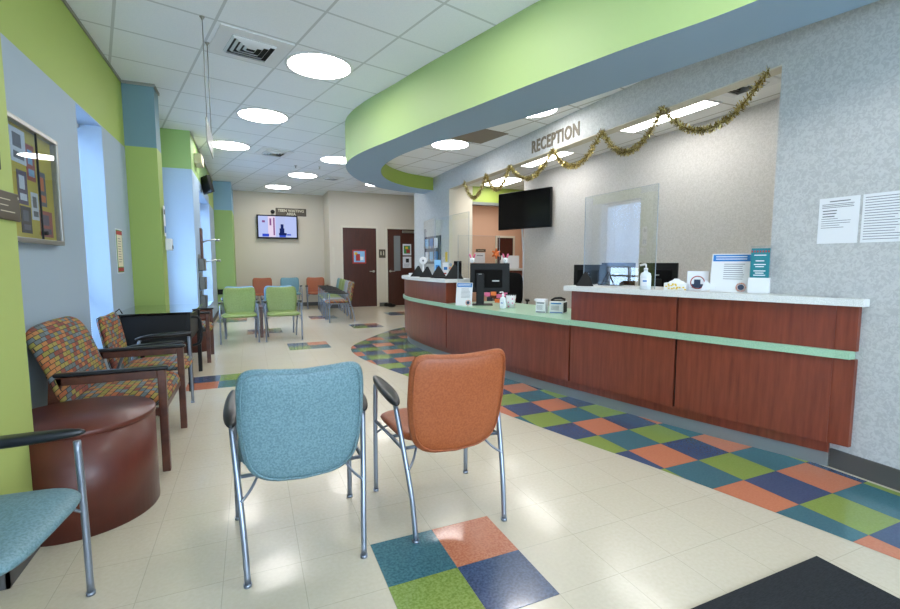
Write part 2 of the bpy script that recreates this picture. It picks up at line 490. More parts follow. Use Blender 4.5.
for k, (x, y, cs) in enumerate([(.463,1.995,('t_teal','t_orange','t_green','t_navy')), (.50,7.76,('t_navy','t_orange','t_green','t_teal')), (-.66,5.87,('t_navy','t_green','t_orange','t_teal')),
        (1.86,9.68,('t_navy','t_orange','t_green','t_navy')), (-.09,9.70,('t_navy','t_green','t_orange','t_teal')), (1.25,11.55,('t_navy','t_navy','t_orange','t_teal')), (3.15,11.7,('t_teal','t_orange','t_navy','t_green')), (-.72,11.75,('t_green','t_orange','t_navy','t_teal'))]):
    w = T if k != 6 else .36
    for q, c in enumerate(cs):
        x0 = x + (q % 2) * w; y1 = y - (q // 2) * w
        struct('floor_%d' % (2 + k*4 + q), MB().box(x0+.0008, x0+w-.0008, y1-w+.0008, y1-.0008, 0, .0018), c)

# ceilings
struct('ceiling', MB().box(-1.6, 8.5, -3.2, 15.0, CH, CH+.1), 'ceiling')
SO = [(2.93,-1.6), (2.84,-.2), (2.72,1.0), (2.567,1.85), (2.36,2.45), (2.13,3.2), (1.95,3.85), (1.74,4.6), (1.58,5.25), (1.41,5.9), (1.325,6.45), (1.345,6.95), (1.52,7.55), (1.86,8.2), (2.33,8.72), (2.83,9.0), (3.37,9.12)]
SI = [(3.55,-1.6), (3.45,-.2), (3.33,.8), (3.185,1.57), (2.99,2.4), (2.82,3.05), (2.65,3.7), (2.41,4.35), (2.16,5.0), (1.95,5.7), (1.86,6.3), (1.875,6.9), (2.03,7.45), (2.31,7.95), (2.72,8.33), (3.07,8.5), (3.37,8.6)]
so = smooth_curve(SO, 6); si = smooth_curve(SI, 6); SZ = 2.725
n = len(so)
mb = MB(); mb.add([(p.x,p.y,z) for z in (SZ, CH-.001) for p in so], [[i, i+1, n+i+1, n+i] for i in range(n-1)], True)
struct('trim_1', mb, 'soffit_g')
mb = MB(); mb.add([(p.x,p.y,SZ) for p in so] + [(p.x,p.y,SZ) for p in si], [[i, i+1, n+i+1, n+i] for i in range(n-1)])
struct('trim_2', mb, 'soffit_b')
mb = MB(); mb.add([(p.x,p.y,z) for z in (SZ, CL+.05) for p in si], [[i, i+1, n+i+1, n+i] for i in range(n-1)], True)
struct('trim_3', mb, 'soffit_in')
mb = MB(); idx = []
bm = bmesh.new(); vs = [bm.verts.new((min(p.x, RX), p.y, CL)) for p in si if p.x < RX+.001] + [bm.verts.new((RX, 8.6, CL)), bm.verts.new((RX, .5, CL))]
fc = bm.faces.new(vs); bmesh.ops.triangulate(bm, faces=[fc]); bm.verts.index_update()
mb.add([v.co.copy() for v in bm.verts], [[v.index for v in f.verts] for f in bm.faces]); bm.free()
struct('ceiling_low', mb, 'ceiling_low')
struct('ceiling_desk', MB().box(3.5, 8.5, .9, 9.2, CL, CL+.06), 'ceiling_desk')

# right wall with the reception opening
struct('wall_right', MB().box(RX, 3.52, -3.2, 2.09, 0, CH), 'paper')
struct('wall_right_header', MB().box(RX, 3.50, 2.09, 7.82, 2.645, CH), 'paper')
struct('wall_right_pier', MB().box(RX, 3.50, 7.82, 9.75, 0, CH), 'paper')
struct('trim_4', MB().box(RX+.003, 3.497, 7.805, 7.82, 0, 2.645), 'jamb')
struct('trim_5', MB().box(RX+.003, 3.497, 2.09, 7.81, 2.635, 2.645), 'jamb')
struct('wall_desk', MB().box(5.0, 5.15, .9, 7.77, 0, CL), 'paper_in')
struct('wall_desk_near', MB().box(3.52, 5.15, .75, .9, 0, CL), 'paper_in')
struct('wall_desk_return', MB().box(5.0, 8.5, 7.77, 7.85, 0, CL), 'paper_in')
struct('wall_desk_far', MB().box(3.5, 4.53, 9.2, 9.35, 0, CL), 'jamb')
struct('trim_6', MB().box(4.53, 8.5, 9.2, 9.35, 2.64, CL), 'soffit_in')
struct('trim_7', MB().box(4.53, 8.5, 9.19, 9.36, 2.58, 2.64), 'kick')
struct('wall_far_office', MB().box(4.6, 8.5, 12.0, 12.1, 0, CL), 'peach')
struct('wall_far_office_side', MB().box(8.4, 8.5, 7.8, 12.0, 0, CL), 'peach')
struct('ceiling_far_office', MB().box(4.6, 8.5, 9.36, 12.0, CL, CL+.06), 'ceiling_desk')

# back walls
struct('wall_back_waiting', MB().box(-.4, 2.1, 14.5, 14.65, 0, CH), 'cream')
struct('wall_back_jog', MB().box(2.1, 2.2, 13.45, 14.65, 0, CH), 'cream')
struct('wall_back', MB().box(2.2, 5.1, 13.45, 13.6, 0, CH), 'cream')
struct('wall_back_right', MB().box(5.0, 5.1, 12.2, 13.45, 0, CH).box(4.5, 5.0, 12.1, 12.2, 0, CH).box(4.5, 4.6, 9.6, 12.1, 0, CH), 'cream')
struct('wall_back_cross', MB().box(3.5, 4.5, 9.6, 9.75, 0, CH), 'cream')
# left wall: built around three window openings
ZS, ZT = .45, 2.59
WINS = [(4.74, 5.45), (6.80, 8.05)]
cuts = [-3.2, 4.74, 5.45, 6.80, 8.05, 8.3]
mb = MB()
for a, b in ((-3.2, 4.74), (5.45, 6.80), (8.05, 8.32)): mb.box(LX-.32, LX, a, b, 0, CH)
for a, b in WINS: mb.box(LX-.32, LX, a, b, ZT, CH); mb.box(LX-.32, LX, a, b, 0, ZS)
struct('wall_left', mb, 'left')
mb = MB(); X3 = -.78
mb.box(-1.45, X3, 8.3, 9.35, 0, CH); mb.box(-1.12, X3, 9.35, 11.5, ZT, CH); mb.box(-1.12, X3, 9.35, 11.5, 0, ZS); 
struct('wall_left_column_middle', mb, 'pier_b')
struct('wall_left_far', MB().box(-1.1, X3, 11.5, 13.0, 0, CH), 'left')
struct('wall_left_column_far', MB().box(-1.0, -.37, 13.0, 14.65, 0, CH), 'pier_c')
struct('wall_left_column_teal', MB().box(LX-.05, -.94, 6.35, 6.64, 0, CH), 'pier_a')
struct('wall_left_column_near', MB().box(LX-.05, -.94, 2.30, 2.645, 0, CH), 'pier_n')
# corner guards on two columns
struct('trim_9', MB().box(LX, LX+.012, 2.65, 6.35, CH-.03, CH), 'alu')
struct('trim_10', MB().box(LX, -.925, 6.335, 6.35, CH-.03, CH).box(-.94, -.925, 6.35, 6.65, CH-.03, CH), 'alu')
struct('trim_11', MB().box(X3, X3+.012, 8.3, 13.0, CH-.03, CH), 'alu')
# wall behind the camera with a wide glazed front
mb = MB(); mb.box(-1.6, RX, -3.2, -3.05, 2.6, CH).box(-1.6, RX, -3.2, -3.05, 0, .3).box(-1.6, -.9, -3.2, -3.05, .3, 2.6).box(2.9, RX, -3.2, -3.05, .3, 2.6).box(.9, 1.1, -3.2, -3.05, .3, 2.6)
struct('wall_front', mb, 'paper')
# baseboards
struct('baseboard_right', MB().box(RX-.012, RX, -3.0, 1.64, 0, .12), 'base')
struct('baseboard_left', MB().box(LX, LX+.012, 2.645, 6.35, 0, .1).box(LX, LX+.012, -3, 2.3, 0, .1).box(LX, -.928, 2.288, 2.3, 0, .1).box(-.94, -.928, 2.288, 2.657, 0, .1).box(-.94, -.928, 6.34, 6.65, 0, .1).box(X3, X3+.012, 8.29, 13, 0, .1).box(-.78, -.358, 12.988, 13, 0, .1), 'base')
struct('baseboard_back', MB().box(-.37, 2.1, 14.488, 14.5, 0, .11).box(2.088, 2.1, 13.45, 14.5, 0, .11).box(2.1, 2.4, 13.438, 13.45, 0, .11).box(3.53, 3.72, 13.438, 13.45, 0, .11).box(4.83, 5.0, 13.438, 13.45, 0, .11), 'base')

# windows
def window(n, x, y0, y1, z0, z1, nv=1, nh=1, bottom_open=0, label=''):
    fr = MB(); f = .045
    fr.box(x-.30, x-.24, y0, y0+f, z0, z1).box(x-.30, x-.24, y1-f, y1, z0, z1).box(x-.30, x-.24, y0+f, y1-f, z1-f, z1).box(x-.30, x-.24, y0+f, y1-f, z0, z0+f)
    for k in range(nv): yy = y0 + (y1-y0)*(k+1)/(nv+1); fr.box(x-.30, x-.24, yy-.02, yy+.02, z0+f, z1-f)
    fr.box(x-.30, x-.24, y0+f, y1-f, z0+.55, z0+.59)
    w = struct('window_%d' % n, fr, 'plasticw')
    struct('glass', MB().box(x-.273, x-.267, y0+f, y1-f, z0+f, z1-f), 'glass', w)
    bl = thing('window_blind', label, 'window blind', (x-.19, (y0+y1)/2, z1))
    h = (y1-y0)/2 - .01
    MB().box(-.02, .02, -h, h, -.035, -.001, bev=.004).build('headrail', 'plasticw', bl)
    m_ = MB(); zz = -.06; end = -(z1-z0) + .03 + bottom_open
    while zz > end:
        m_.add([(-.012,-h,zz+.006), (.012,-h,zz-.018), (.012,h,zz-.018), (-.012,h,zz+.006)], [(0,1,2,3)])
        zz -= .022
    m_.build('slats', 'blind', bl)
    MB().box(-.014, .014, -h, h, zz-.01, zz+.008, bev=.003).build('bottom_rail', 'plasticw', bl)
    for s_ in (-.6, .6): MB().box(.0125, .0145, s_*h-.006, s_*h+.006, zz, -.05).build('cord', 'plasticw', bl)
window(1, LX, 4.74, 5.45, ZS, ZT, 0, label='closed white window blind behind the two patterned armchairs, glowing blue with daylight')
window(2, LX, 6.80, 8.05, ZS, ZT, 1, bottom_open=.75, label='white blind, raised at the bottom, between the slate-topped column and the lime-topped column')
window(3, X3, 9.35, 11.5, ZS, ZT, 1, label='closed white window blind beyond the coat hooks, next to the far lime column')

# doors
def door_panel(n, x0, x1, y, z1, window=False):
    fr = MB().box(x0-.06, x0, y-.03, y+.02, 0, z1+.06).box(x1, x1+.06, y-.03, y+.02, 0, z1+.06).box(x0, x1, y-.03, y+.02, z1, z1+.06)
    d = struct('door_%d' % n, MB().box(x0, x1, y-.012, y+.01, .01, z1), 'door')
    struct('door_frame', fr, 'jamb' if n < 3 else 'jamb', d)
    return d
d1 = door_panel(1, 2.47, 3.45, 13.45, 2.31)
hx = 3.36
MB().cyl(0, 0, 0, .012, .035, mtx=Matrix.Translation((hx, 13.438, 1.05)) @ Matrix.Rotation(PI/2, 4, 'X')).tube([(hx,13.43,1.05), (hx,13.38,1.05), (hx-.02,13.375,1.05), (hx-.13,13.375,1.05)], .012).build('door_handle', 'chrome', d1)
d2 = door_panel(2, 3.79, 4.77, 13.45, 2.31)
hx = 3.87
MB().cyl(0, 0, 0, .012, .035, mtx=Matrix.Translation((hx, 13.438, 1.05)) @ Matrix.Rotation(PI/2, 4, 'X')).tube([(hx,13.43,1.05), (hx,13.38,1.05), (hx+.02,13.375,1.05), (hx+.13,13.375,1.05)], .012).build('door_handle', 'chrome', d2)
MB().box(3.99, 4.19, 13.433, 13.44, 1.06, 2.11).build('vision_panel', mat('grey_door_glass', '#7d8386', .15), d2)
MB().box(4.25, 4.72, 13.37, 13.438, 2.20, 2.27, bev=.01).build('door_closer', 'alu', d2)
d3 = door_panel(3, 6.72, 7.26, 12.0, 2.04)

# ================================================================== ceiling things
ANG = math.radians(14.2)
def round_light(x, y, z, r, label, group=None, rz=0):
    t = thing('round_ceiling_light', label, 'ceiling light', (x, y, z), rz, group)
    MB().lathe([(r-.012, -.002), (r+.018, -.002), (r+.018, -.012), (r-.012, -.012), (r-.012, -.002)], n=48).build('trim_ring', 'plasticw', t)
    MB().cyl(0, 0, -.008, -.003, r-.01, n=48).build('diffuser', 'lamp', t)
    return t
G1 = 'round ceiling lights in the tiled hall ceiling'
proto = None
for k, (x, y, lab) in enumerate([
    (.735,5.09,'largest round ceiling light in view, beside the nearest square air vent'),
    (.24,7.06,'second round ceiling light down the left row, left of the lime soffit'),
    (-.25,9.03,'third round ceiling light down the left row, behind the hanging sign panel'),
    (1.66,9.42,'round ceiling light partly hidden behind the curved lime soffit edge'),
    (1.20,11.37,'round ceiling light near the small far air vent'),
    (.77,13.35,'farthest round ceiling light, above the wall television'),
    (3.12,11.9,'round ceiling light in front of the two dark doors, grazed by the soffit'),
    (1.22,3.12,'round ceiling light above the blue and orange chairs, out of view overhead'),
    (1.71,1.15,'round ceiling light above the four-colour floor tiles, out of view overhead'),
    (.0,-1.9,'round ceiling light added behind the camera for fill, out of view')]):  # last one is an extra unseen lamp, kept for the light it gives
    if k == 0: proto = round_light(x, y, CH, .325, lab, G1)
    else:
        o = copy_tree(proto); o.location = (x, y, CH); o['label'] = lab
for x, y, lab in ((2.66,6.12,'round light in the low ceiling beside the brown stained tile'), (2.90,4.40,'round light half hidden by the slate soffit, above the reception lettering')):
    o = copy_tree(proto); o.location = (x, y, CL); o.scale = (.82, .82, 1); o['label'] = lab; o['group'] = 'round lights under the soffit'
def panel_light(x0, x1, y0, y1, label):
    t = thing('ceiling_light_panel', label, 'ceiling light', ((x0+x1)/2, (y0+y1)/2, CL), 0, 'light panels over the reception desk')
    a = (x1-x0)/2; b = (y1-y0)/2
    MB().box(-a-.02, a+.02, -b-.02, -b, -.012, -.001).box(-a-.02, a+.02, b, b+.02, -.012, -.001).box(-a-.02, -a, -b, b, -.012, -.001).box(a, a+.02, -b, b, -.012, -.001).build('frame', 'plasticw', t)
    MB().box(-a, a, -b, b, -.008, -.002).build('diffuser', 'panel', t)
panel_light(4.26, 4.56, 3.44, 4.62, 'long light panel seen between the two widest tinsel loops')
panel_light(4.26, 4.56, 5.80, 6.95, 'long light panel just under the reception lettering')
panel_light(4.15, 4.45, 1.55, 2.55, 'long light panel at the right end of the opening, mostly hidden by the header')
panel_light(4.6, 5.1, 7.95, 8.95, 'light panel above the far lime beam, left of the dark television')
panel_light(6.0, 6.6, 10.2, 11.2, 'light panel in the peach room beyond')

def air_vent(x, y, z, s, rz, label, op='4'):
    t = thing('air_vent', label, 'air vent', (x, y, z), rz, None)
    MB().box(-s, s, -s, s, -.012, -.001).build('plate', 'plasticw', t)
    k = s * .62
    MB().box(-k, k, -k, k, -.0135, -.012).build('dark_opening', 'black', t)
    for j in range(4):
        q = k * (1 - j * .24)
        m_ = MB(); w = .011
        m_.add([(-q,-q,-.014), (q,-q,-.014), (q,q,-.014), (-q,q,-.014), (-q+w*1.6,-q+w*1.6,-.034), (q-w*1.6,-q+w*1.6,-.034), (q-w*1.6,q-w*1.6,-.034), (-q+w*1.6,q-w*1.6,-.034)], [(0,1,5,4), (1,2,6,5), (2,3,7,6), (3,0,4,7)])
        m_.build('louver', 'plasticw', t)
    return t
air_vent(.075, 4.92, CH, .315, ANG, 'square louvred air vent nearest the camera, left of the largest round light')
air_vent(.48, 9.27, CH, .28, ANG, 'square air vent in the middle of the hall ceiling between light rows')
air_vent(1.87, 11.45, CH, .24, ANG, 'farthest small air vent, just left of the soffit tip')
air_vent(4.3, 3.02, CL, .25, 0, 'air vent behind the reception header near the right-hand tinsel end')
# stained tile
c_, s_ = math.cos(math.radians(12)), math.sin(math.radians(12))
tag(MB().box(-.30, .30, -.30, .30, -.006, -.001, mtx=Matrix.Translation((2.79,5.56,CL)) @ Matrix.Rotation(math.radians(10), 4, 'Z')).build('ceiling_tile', mat('brown_stained_tile', '#857a6c', .9)), 'brown ceiling tile beside the round light under the soffit', 'ceiling tile')
for x, y in ((.95,10.3), (1.42,10.2)):
    t = thing('sprinkler_head', 'small sprinkler head in the hall ceiling, %s of the pair' % ('left' if x < 1 else 'right'), 'sprinkler', (x, y, CH))
    MB().cyl(0, 0, -.01, -.001, .035, n=16).build('cover_plate', 'plasticw', t); MB().tube([(0,0,-.01), (0,0,-.05)], .008).cyl(0, 0, -.055, -.05, .02, n=12).build('nozzle', 'chrome', t)

# hanging sign panel on two cables
t = thing('hanging_sign', 'thin hanging sign panel seen edge-on, held by two ceiling cables near the left wall', 'hanging sign', (-.29, 4.74, 2.40))
MB().box(-.005, .005, -.34, .34, -.10, .10, bev=.002).build('sign_panel', 'alu', t)
for yy in (-.25, .24):
    MB().tube([(0, yy, .10), (0, yy, CH-2.40-.03)], .004, 8).build('cable', 'alu', t)
    MB().lathe([(.004,-.03), (.012,-.012), (.022,0)], 0, yy, 12, mtx=Matrix.Translation((0,0,CH-2.40-.001))).build('ceiling_fixing', 'alu', t)

# ================================================================== reception counter
def normals(c):
    out = []
    for i, p in enumerate(c):
        d = (c[min(i+1, len(c)-1)] - c[max(i-1, 0)]); d.z = 0; d.normalize()
        out.append(Vector((-d.y, d.x, 0)))   # towards the lobby
    return out
kn = normals(kc)
kn = [nv if nv.x < 0 or i > len(kc)*.6 else -nv for i, nv in enumerate(kn)]
arc = [0]
for i in range(1, len(kc)): arc.append(arc[-1] + (kc[i]-kc[i-1]).length)
def at_arc(s):
    s = max(0, min(arc[-1]-1e-4, s))
    for i in range(1, len(arc)):
        if arc[i] >= s:
            t_ = (s - arc[i-1]) / (arc[i]-arc[i-1]); return kc[i-1].lerp(kc[i], t_), kn[i-1].lerp(kn[i], t_).normalized()
def arc_of_y(y):
    for i in range(1, len(kc)):
        if kc[i].y >= y: return arc[i-1] + (arc[i]-arc[i-1]) * (y - kc[i-1].y) / (kc[i].y - kc[i-1].y)
def slab(s0, s1, o0, o1, z0, z1, step=.12, m_=None, clampx=None):
    """curved slab following the counter front: o0/o1 outward offsets (o1 nearer the lobby)"""
    m_ = m_ or MB(); k = max(1, int(abs(s1-s0)/step)); vs = []
    for i in range(k+1):
        p, nn = at_arc(s0 + (s1-s0)*i/k)
        for o, z in ((o0,z0), (o1,z0), (o1,z1), (o0,z1)):
            q = p + nn*o; x = q.x
            if clampx and q.y < 2.09: x = min(x, clampx)
            vs.append((x, q.y, z))
    fs = [[i*4+j, i*4+(j+1) % 4, (i+1)*4+(j+1) % 4, (i+1)*4+j] for i in range(k) for j in range(4)] + [[0,1,2,3], [k*4+3, k*4+2, k*4+1, k*4]]
    return m_.add(vs, fs)
OFF = .045
sR = -.0; s1 = arc_of_y(2.55); s2 = arc_of_y(3.52); s3 = arc_of_y(5.58); sE = arc[-1]
ctr = thing('reception_counter', 'long curved red-brown reception counter with mint ledge and white tops', 'reception counter', (2.9, 4.0, 0))
off = Matrix.Translation((-2.9, -4.0, 0))
def cpart(m_, name, mt):
    m_.v = [tuple(off @ Vector(v)) for v in m_.v]
    return m_.build(name, mt, ctr)
cpart(slab(0, sE, -.04, .0, 0, .095), 'toe_kick', 'kick')
cpart(slab(.0, sE, -.04, .012, .095, .168), 'base_rail', 'wood')
g = .009
# lower panels
segs = [(-.0, s1), (s1, s2), (s2, s3), (s3, sE)]
for a, b in segs: cpart(slab(a+g, b-g, .0, OFF, .168, .715), 'front_panel', 'wood')
cpart(slab(.02, sE, -.02, OFF-.02, .17, .714), 'backing', 'gap')
# extend past right end: panel end reaches y 1.5
def tail(z0, z1, o, mt, name, y1=1.50, x1=RX-.002):
    p, nn = at_arc(0); a = p + nn*o; d = (kc[0]-kc[1]).normalized()
    L = (a.y - y1) / -d.y; e = a + d*L
    m_ = MB(); poly = [(a.x, a.y+.02), (e.x, e.y), (x1, e.y), (x1, a.y+.02)]
    m_.add([(x, y, z) for z in (z0, z1) for x, y in poly], [[0,1,2,3], [7,6,5,4]] + [[i, (i+1) % 4, 4+(i+1) % 4, 4+i] for i in range(4)])
    cpart(m_, name, mt)
tail(.168, .715, OFF, 'wood', 'end_panel', 1.535)
tail(.765, 1.04, OFF, 'wood', 'end_panel', 1.535)
tail(.715, .765, OFF+.025, 'mint', 'end_ledge', 1.55)
tail(1.04, 1.085, OFF+.045, 'white', 'end_top', 1.50)
# mint ledge and mint worktop
cpart(slab(0, s2+.0, OFF-.03, OFF+.025, .715, .765), 'mint_ledge', 'mint')
cpart(slab(s3, sE, OFF-.03, OFF+.025, .715, .765), 'mint_ledge', 'mint')
cpart(slab(s2-.02, s3+.02, -.80, OFF+.045, .715, .765), 'mint_worktop', 'mint')
# raised parts
for a, b in ((0, s1), (s1, s2)): cpart(slab(a+g, b-g, -.02, OFF, .765, 1.04, clampx=RX-.003), 'raised_panel', 'wood')
cpart(slab(.05, s2-.02, -.40, OFF-.02, .765, 1.04, clampx=RX-.003), 'raised_body', 'wood')
cpart(slab(0, s2+.05, -.47, OFF+.045, 1.04, 1.085, clampx=RX-.003), 'white_top', 'white')
cpart(slab(s3+g, sE, -.12, OFF, .765, 1.04), 'raised_panel', 'wood')
cpart(slab(s3-.05, sE, -.42, OFF+.045, 1.04, 1.085), 'white_top', 'white')
cpart(slab(.5, s2-.03, -.88, -.05, .72, .765, clampx=RX-.003), 'inner_desk', 'mint')
cpart(slab(.7, sE-.9, -.60, -.56, .02, .715), 'inner_modesty_panel', 'wood')

# letters on the header
t = thing('reception_sign', 'brown cut-out RECEPTION lettering on the header above the counter', 'wall sign', (RX, 5.13, 2.70))
fm = frame((0,-1,0), (0,0,1), (-.004, 0, 0))
o = text('letters', 'RECEPTION', .205, 'letter', fm, t, .004, .006, 1, 'LEFT', 1.12)
w_ = max(v.co.y for v in o.data.vertices) - min(v.co.y for v in o.data.vertices)
for v in o.data.vertices: v.co.y *= .93 / w_

# tinsel garland, seven loops
GP = [(7.10,2.645,0), (6.32,2.635,.30), (5.62,2.635,.27), (4.637,2.635,.25), (3.81,2.64,.27), (3.053,2.64,.29), (2.16,2.63,.29)]
t = thing('tinsel_garland', 'gold tinsel garland draped in loops along the underside of the header', 'garland', (RX-.03, 4.6, 2.64))
cl = []
for i in range(len(GP)-1):
    y0, z0, _ = GP[i]; y1, z1, sag = GP[i+1]
    for k in range(40):
        q = k/40; cl.append(Vector((0, y0+(y1-y0)*q - 4.6, z0+(z1-z0)*q - 4*sag*q*(1-q) - 2.64)))
cl.append(Vector((0, GP[-1][0]-4.6, GP[-1][1]-2.64)))
MB().tube(cl, .006, 6).build('cord', 'gold', t)
tin = [MB(), MB()]
for i in range(len(cl)-1):
    for k in range(26):
        p = cl[i].lerp(cl[i+1], random.random()); a = random.random()*2*PI; b = random.uniform(-.7, .7)
        d = Vector((math.cos(a)*math.cos(b), math.sin(b), math.sin(a)*math.cos(b))); L = random.uniform(.028, .045)
        sd = d.cross(Vector((random.random()-.5, random.random()-.5, random.random()-.5))).normalized() * .003
        tin[k % 2].add([p-sd, p+sd, p+d*L+sd, p+d*L-sd], [(0,1,2,3)])
tin[0].build('tinsel_strands', 'gold', t); tin[1].build('bright_tinsel_strands', 'gold2', t)

# ================================================================== flat printed things
def lines(m_, x0, x1, z0, z1, n, h=.006, y=0, rag=.3):
    for i in range(n):
        z = z1 - (z1-z0)*i/max(1, n-1); e = x1 - (x1-x0)*rag*random.random()
        m_.box(x0, e, y-.0006, y, z-h/2, z+h/2)
    return m_
def sheet(name, label, cat, loc, rz, w, h, group=None, bg='paperw', th=.002):
    t = thing(name, label, cat, loc, rz, group)
    MB().box(-w/2, w/2, -th, 0, 0, h).build('sheet', bg, t)
    return t
# local frame: sheet faces -y; rz turns it.  -x facing: rz=-90deg
FW = -PI/2
t = sheet('notice_paper', 'left-hand white notice with short text block taped to the right wall', 'notice', (RX-.001, 1.695, 1.42), FW, .215, .285, 'notices on the right wall')
m_ = MB(); lines(m_, -.05, .06, .262, .262, 1, .006, -.002, 0); lines(m_, -.09, .085, .225, .245, 3, .0035, -.002, .15); lines(m_, -.085, .0, .17, .205, 3, .006, -.002, .3); lines(m_, -.09, .085, .10, .155, 5, .003, -.002, .5); m_.build('print', 'ink', t)
t = sheet('notice_paper', 'right-hand white notice full of text lines, cut by the photo edge', 'notice', (RX-.001, 1.465, 1.42), FW, .215, .285, 'notices on the right wall')
m_ = MB(); lines(m_, -.095, .095, .02, .265, 17, .0035, -.002, .25); m_.build('print', 'ink', t)

# television over the desk
t = thing('television', 'large dark television on an arm above the reception desk', 'television', (4.72, 7.42, 1.935), 0)
dx, dy = (4.95-4.55), (6.85-8.05); rz = math.atan2(dy, dx)
t.rotation_euler = (0, 0, rz)
MB().box(-.62, .62, -.02, .03, 0, .70, bev=.008).build('casing', 'black', t)
MB().box(-.605, .605, -.023, -.019, .018, .685).build('screen', 'glossblack', t)
MB().box(-.2, .2, .03, .06, .2, .5).tube([(0,.06,.35), (.1,.16,.35), (.22,.18,.35)], .025).build('wall_arm', 'black', t)
tag(MB().tube([(4.80,7.60,1.95), (4.93,7.74,1.5), (4.95,7.78,.02)], .018).build('cable_conduit', 'paperw'), 'thin grey cable conduit running down from the dark television', 'conduit')

# ------------------------------------------------------------------ counter-top things
CT = 1.085; WT = .765
def sign_holder(loc, rz, w, h, label, kind):
    t = thing('sign_holder', label, 'sign holder', loc, rz)
    tilt = Matrix.Rotation(math.radians(-10), 4, 'X')
    MB().box(-w/2, w/2, -.003, .003, 0, h, mtx=tilt).box(-w/2, w/2, -.01, .09, 0, .003).build('acrylic_stand', 'plasticw', t)
    m_ = MB().box(-w/2+.008, w/2-.008, -.0045, -.003, h*.80, h-.008, mtx=tilt).build('blue_heading', 'inkb', t)
    m_ = MB(); 
    for i in range(8): 
        z = h*(.72 - i*.055); m_.box(-w*.18, w*(.38 - .1*random.random()), -.0045, -.0035, z, z+.004, mtx=tilt)
    m_.build('text_lines', 'ink', t)
    m_ = MB()
    for i in range(2): m_.box(-w*.40, w*.38, -.0055, -.0044, h*(.85+.06*i), h*(.85+.06*i)+.006, mtx=tilt)
    m_.build('heading_text', 'paperw', t)
    m_ = MB().lathe([(.034, -.0045), (.034, -.006), (.024, -.006), (.024, -.0045)], n=20, mtx=tilt @ Matrix.Translation((w*.28, 0, h*.13)) @ Matrix.Rotation(PI/2, 4, 'X') @ Matrix.Translation((0,0,.009))); m_.build('round_seal', 'orangep', t)
    MB().cyl(0, 0, .004, .006, .02, n=18, mtx=tilt @ Matrix.Translation((w*.28, 0, h*.13)) @ Matrix.Rotation(PI/2, 4, 'X')).build('seal_centre', 'navy', t)
    return t
FWC = math.radians(-63)
sign_holder((3.23, 2.28, CT), FWC, .255, .285, 'white tabletop sign with blue heading between the square card and the teal leaflet holder', 0)
sign_holder((2.45, 5.22, WT), math.radians(-45), .215, .29, 'white tabletop sign with blue heading standing on the mint worktop', 0)
# teal leaflet holder
t = thing('leaflet_holder', 'tall clear leaflet holder of teal leaflets at the right end of the counter', 'leaflet holder', (3.28, 2.10, CT), FWC)
MB().box(-.065, .065, -.02, .05, 0, .11, bev=.003).build('tray', 'plasticw', t)
MB().box(-.063, .063, .02, .024, .11, .335).build('back_plate', 'acrylic', t)
for i in range(3): MB().box(-.055, .055, -.012+i*.01, -.006+i*.01, .02, .30+.008*i).build('leaflet', 'tealp', t)
m_ = MB(); 
for i, z in enumerate((.265, .225, .20, .185, .155, .14, .125)): m_.box(-.035+.01*(i % 2), .035-.01*(i % 2), -.0135, -.012, z, z+.006)
m_.build('leaflet_text', 'paperw', t)
m_ = MB()
for i in range(7): m_.box(-.052+i*.016, -.044+i*.016, -.0145, -.012, .287, .30)
m_.build('leaflet_photo_strip', 'red', t)
# square card
t = thing('square_card', 'small square white card with round picture beside the tissue box', 'card', (3.20, 2.52, CT), FWC)
MB().box(-.075, .075, -.002, .002, 0, .15).box(-.07, .07, -.01, .05, 0, .003).build('card_face', 'paperw', t)
MB().lathe([(.045,0), (.052,0), (.052,.002), (.045,.002), (.045,0)], n=24, mtx=Matrix.Translation((0,-.002,.062)) @ Matrix.Rotation(PI/2, 4, 'X')).build('printed_ring', 'red', t)
MB().box(-.04, .04, -.0035, -.002, .02, .05).box(-.025, .02, -.0035, -.002, .05, .085).build('printed_picture', 'navy', t)
# fan-shaped white fold beside the card
t = thing('folded_napkin', 'small white folded fan of paper in front of the blue-headed sign', 'napkin', (3.12, 2.37, CT), FWC)
MB().add([(-.05,0,0), (.05,0,.03), (-.02,0,.085), (-.05,.015,0), (.05,.015,.03), (-.02,.015,.085)], [(0,1,2), (5,4,3), (0,3,4,1), (1,4,5,2), (2,5,3,0)]).build('fold', 'paperw', t)
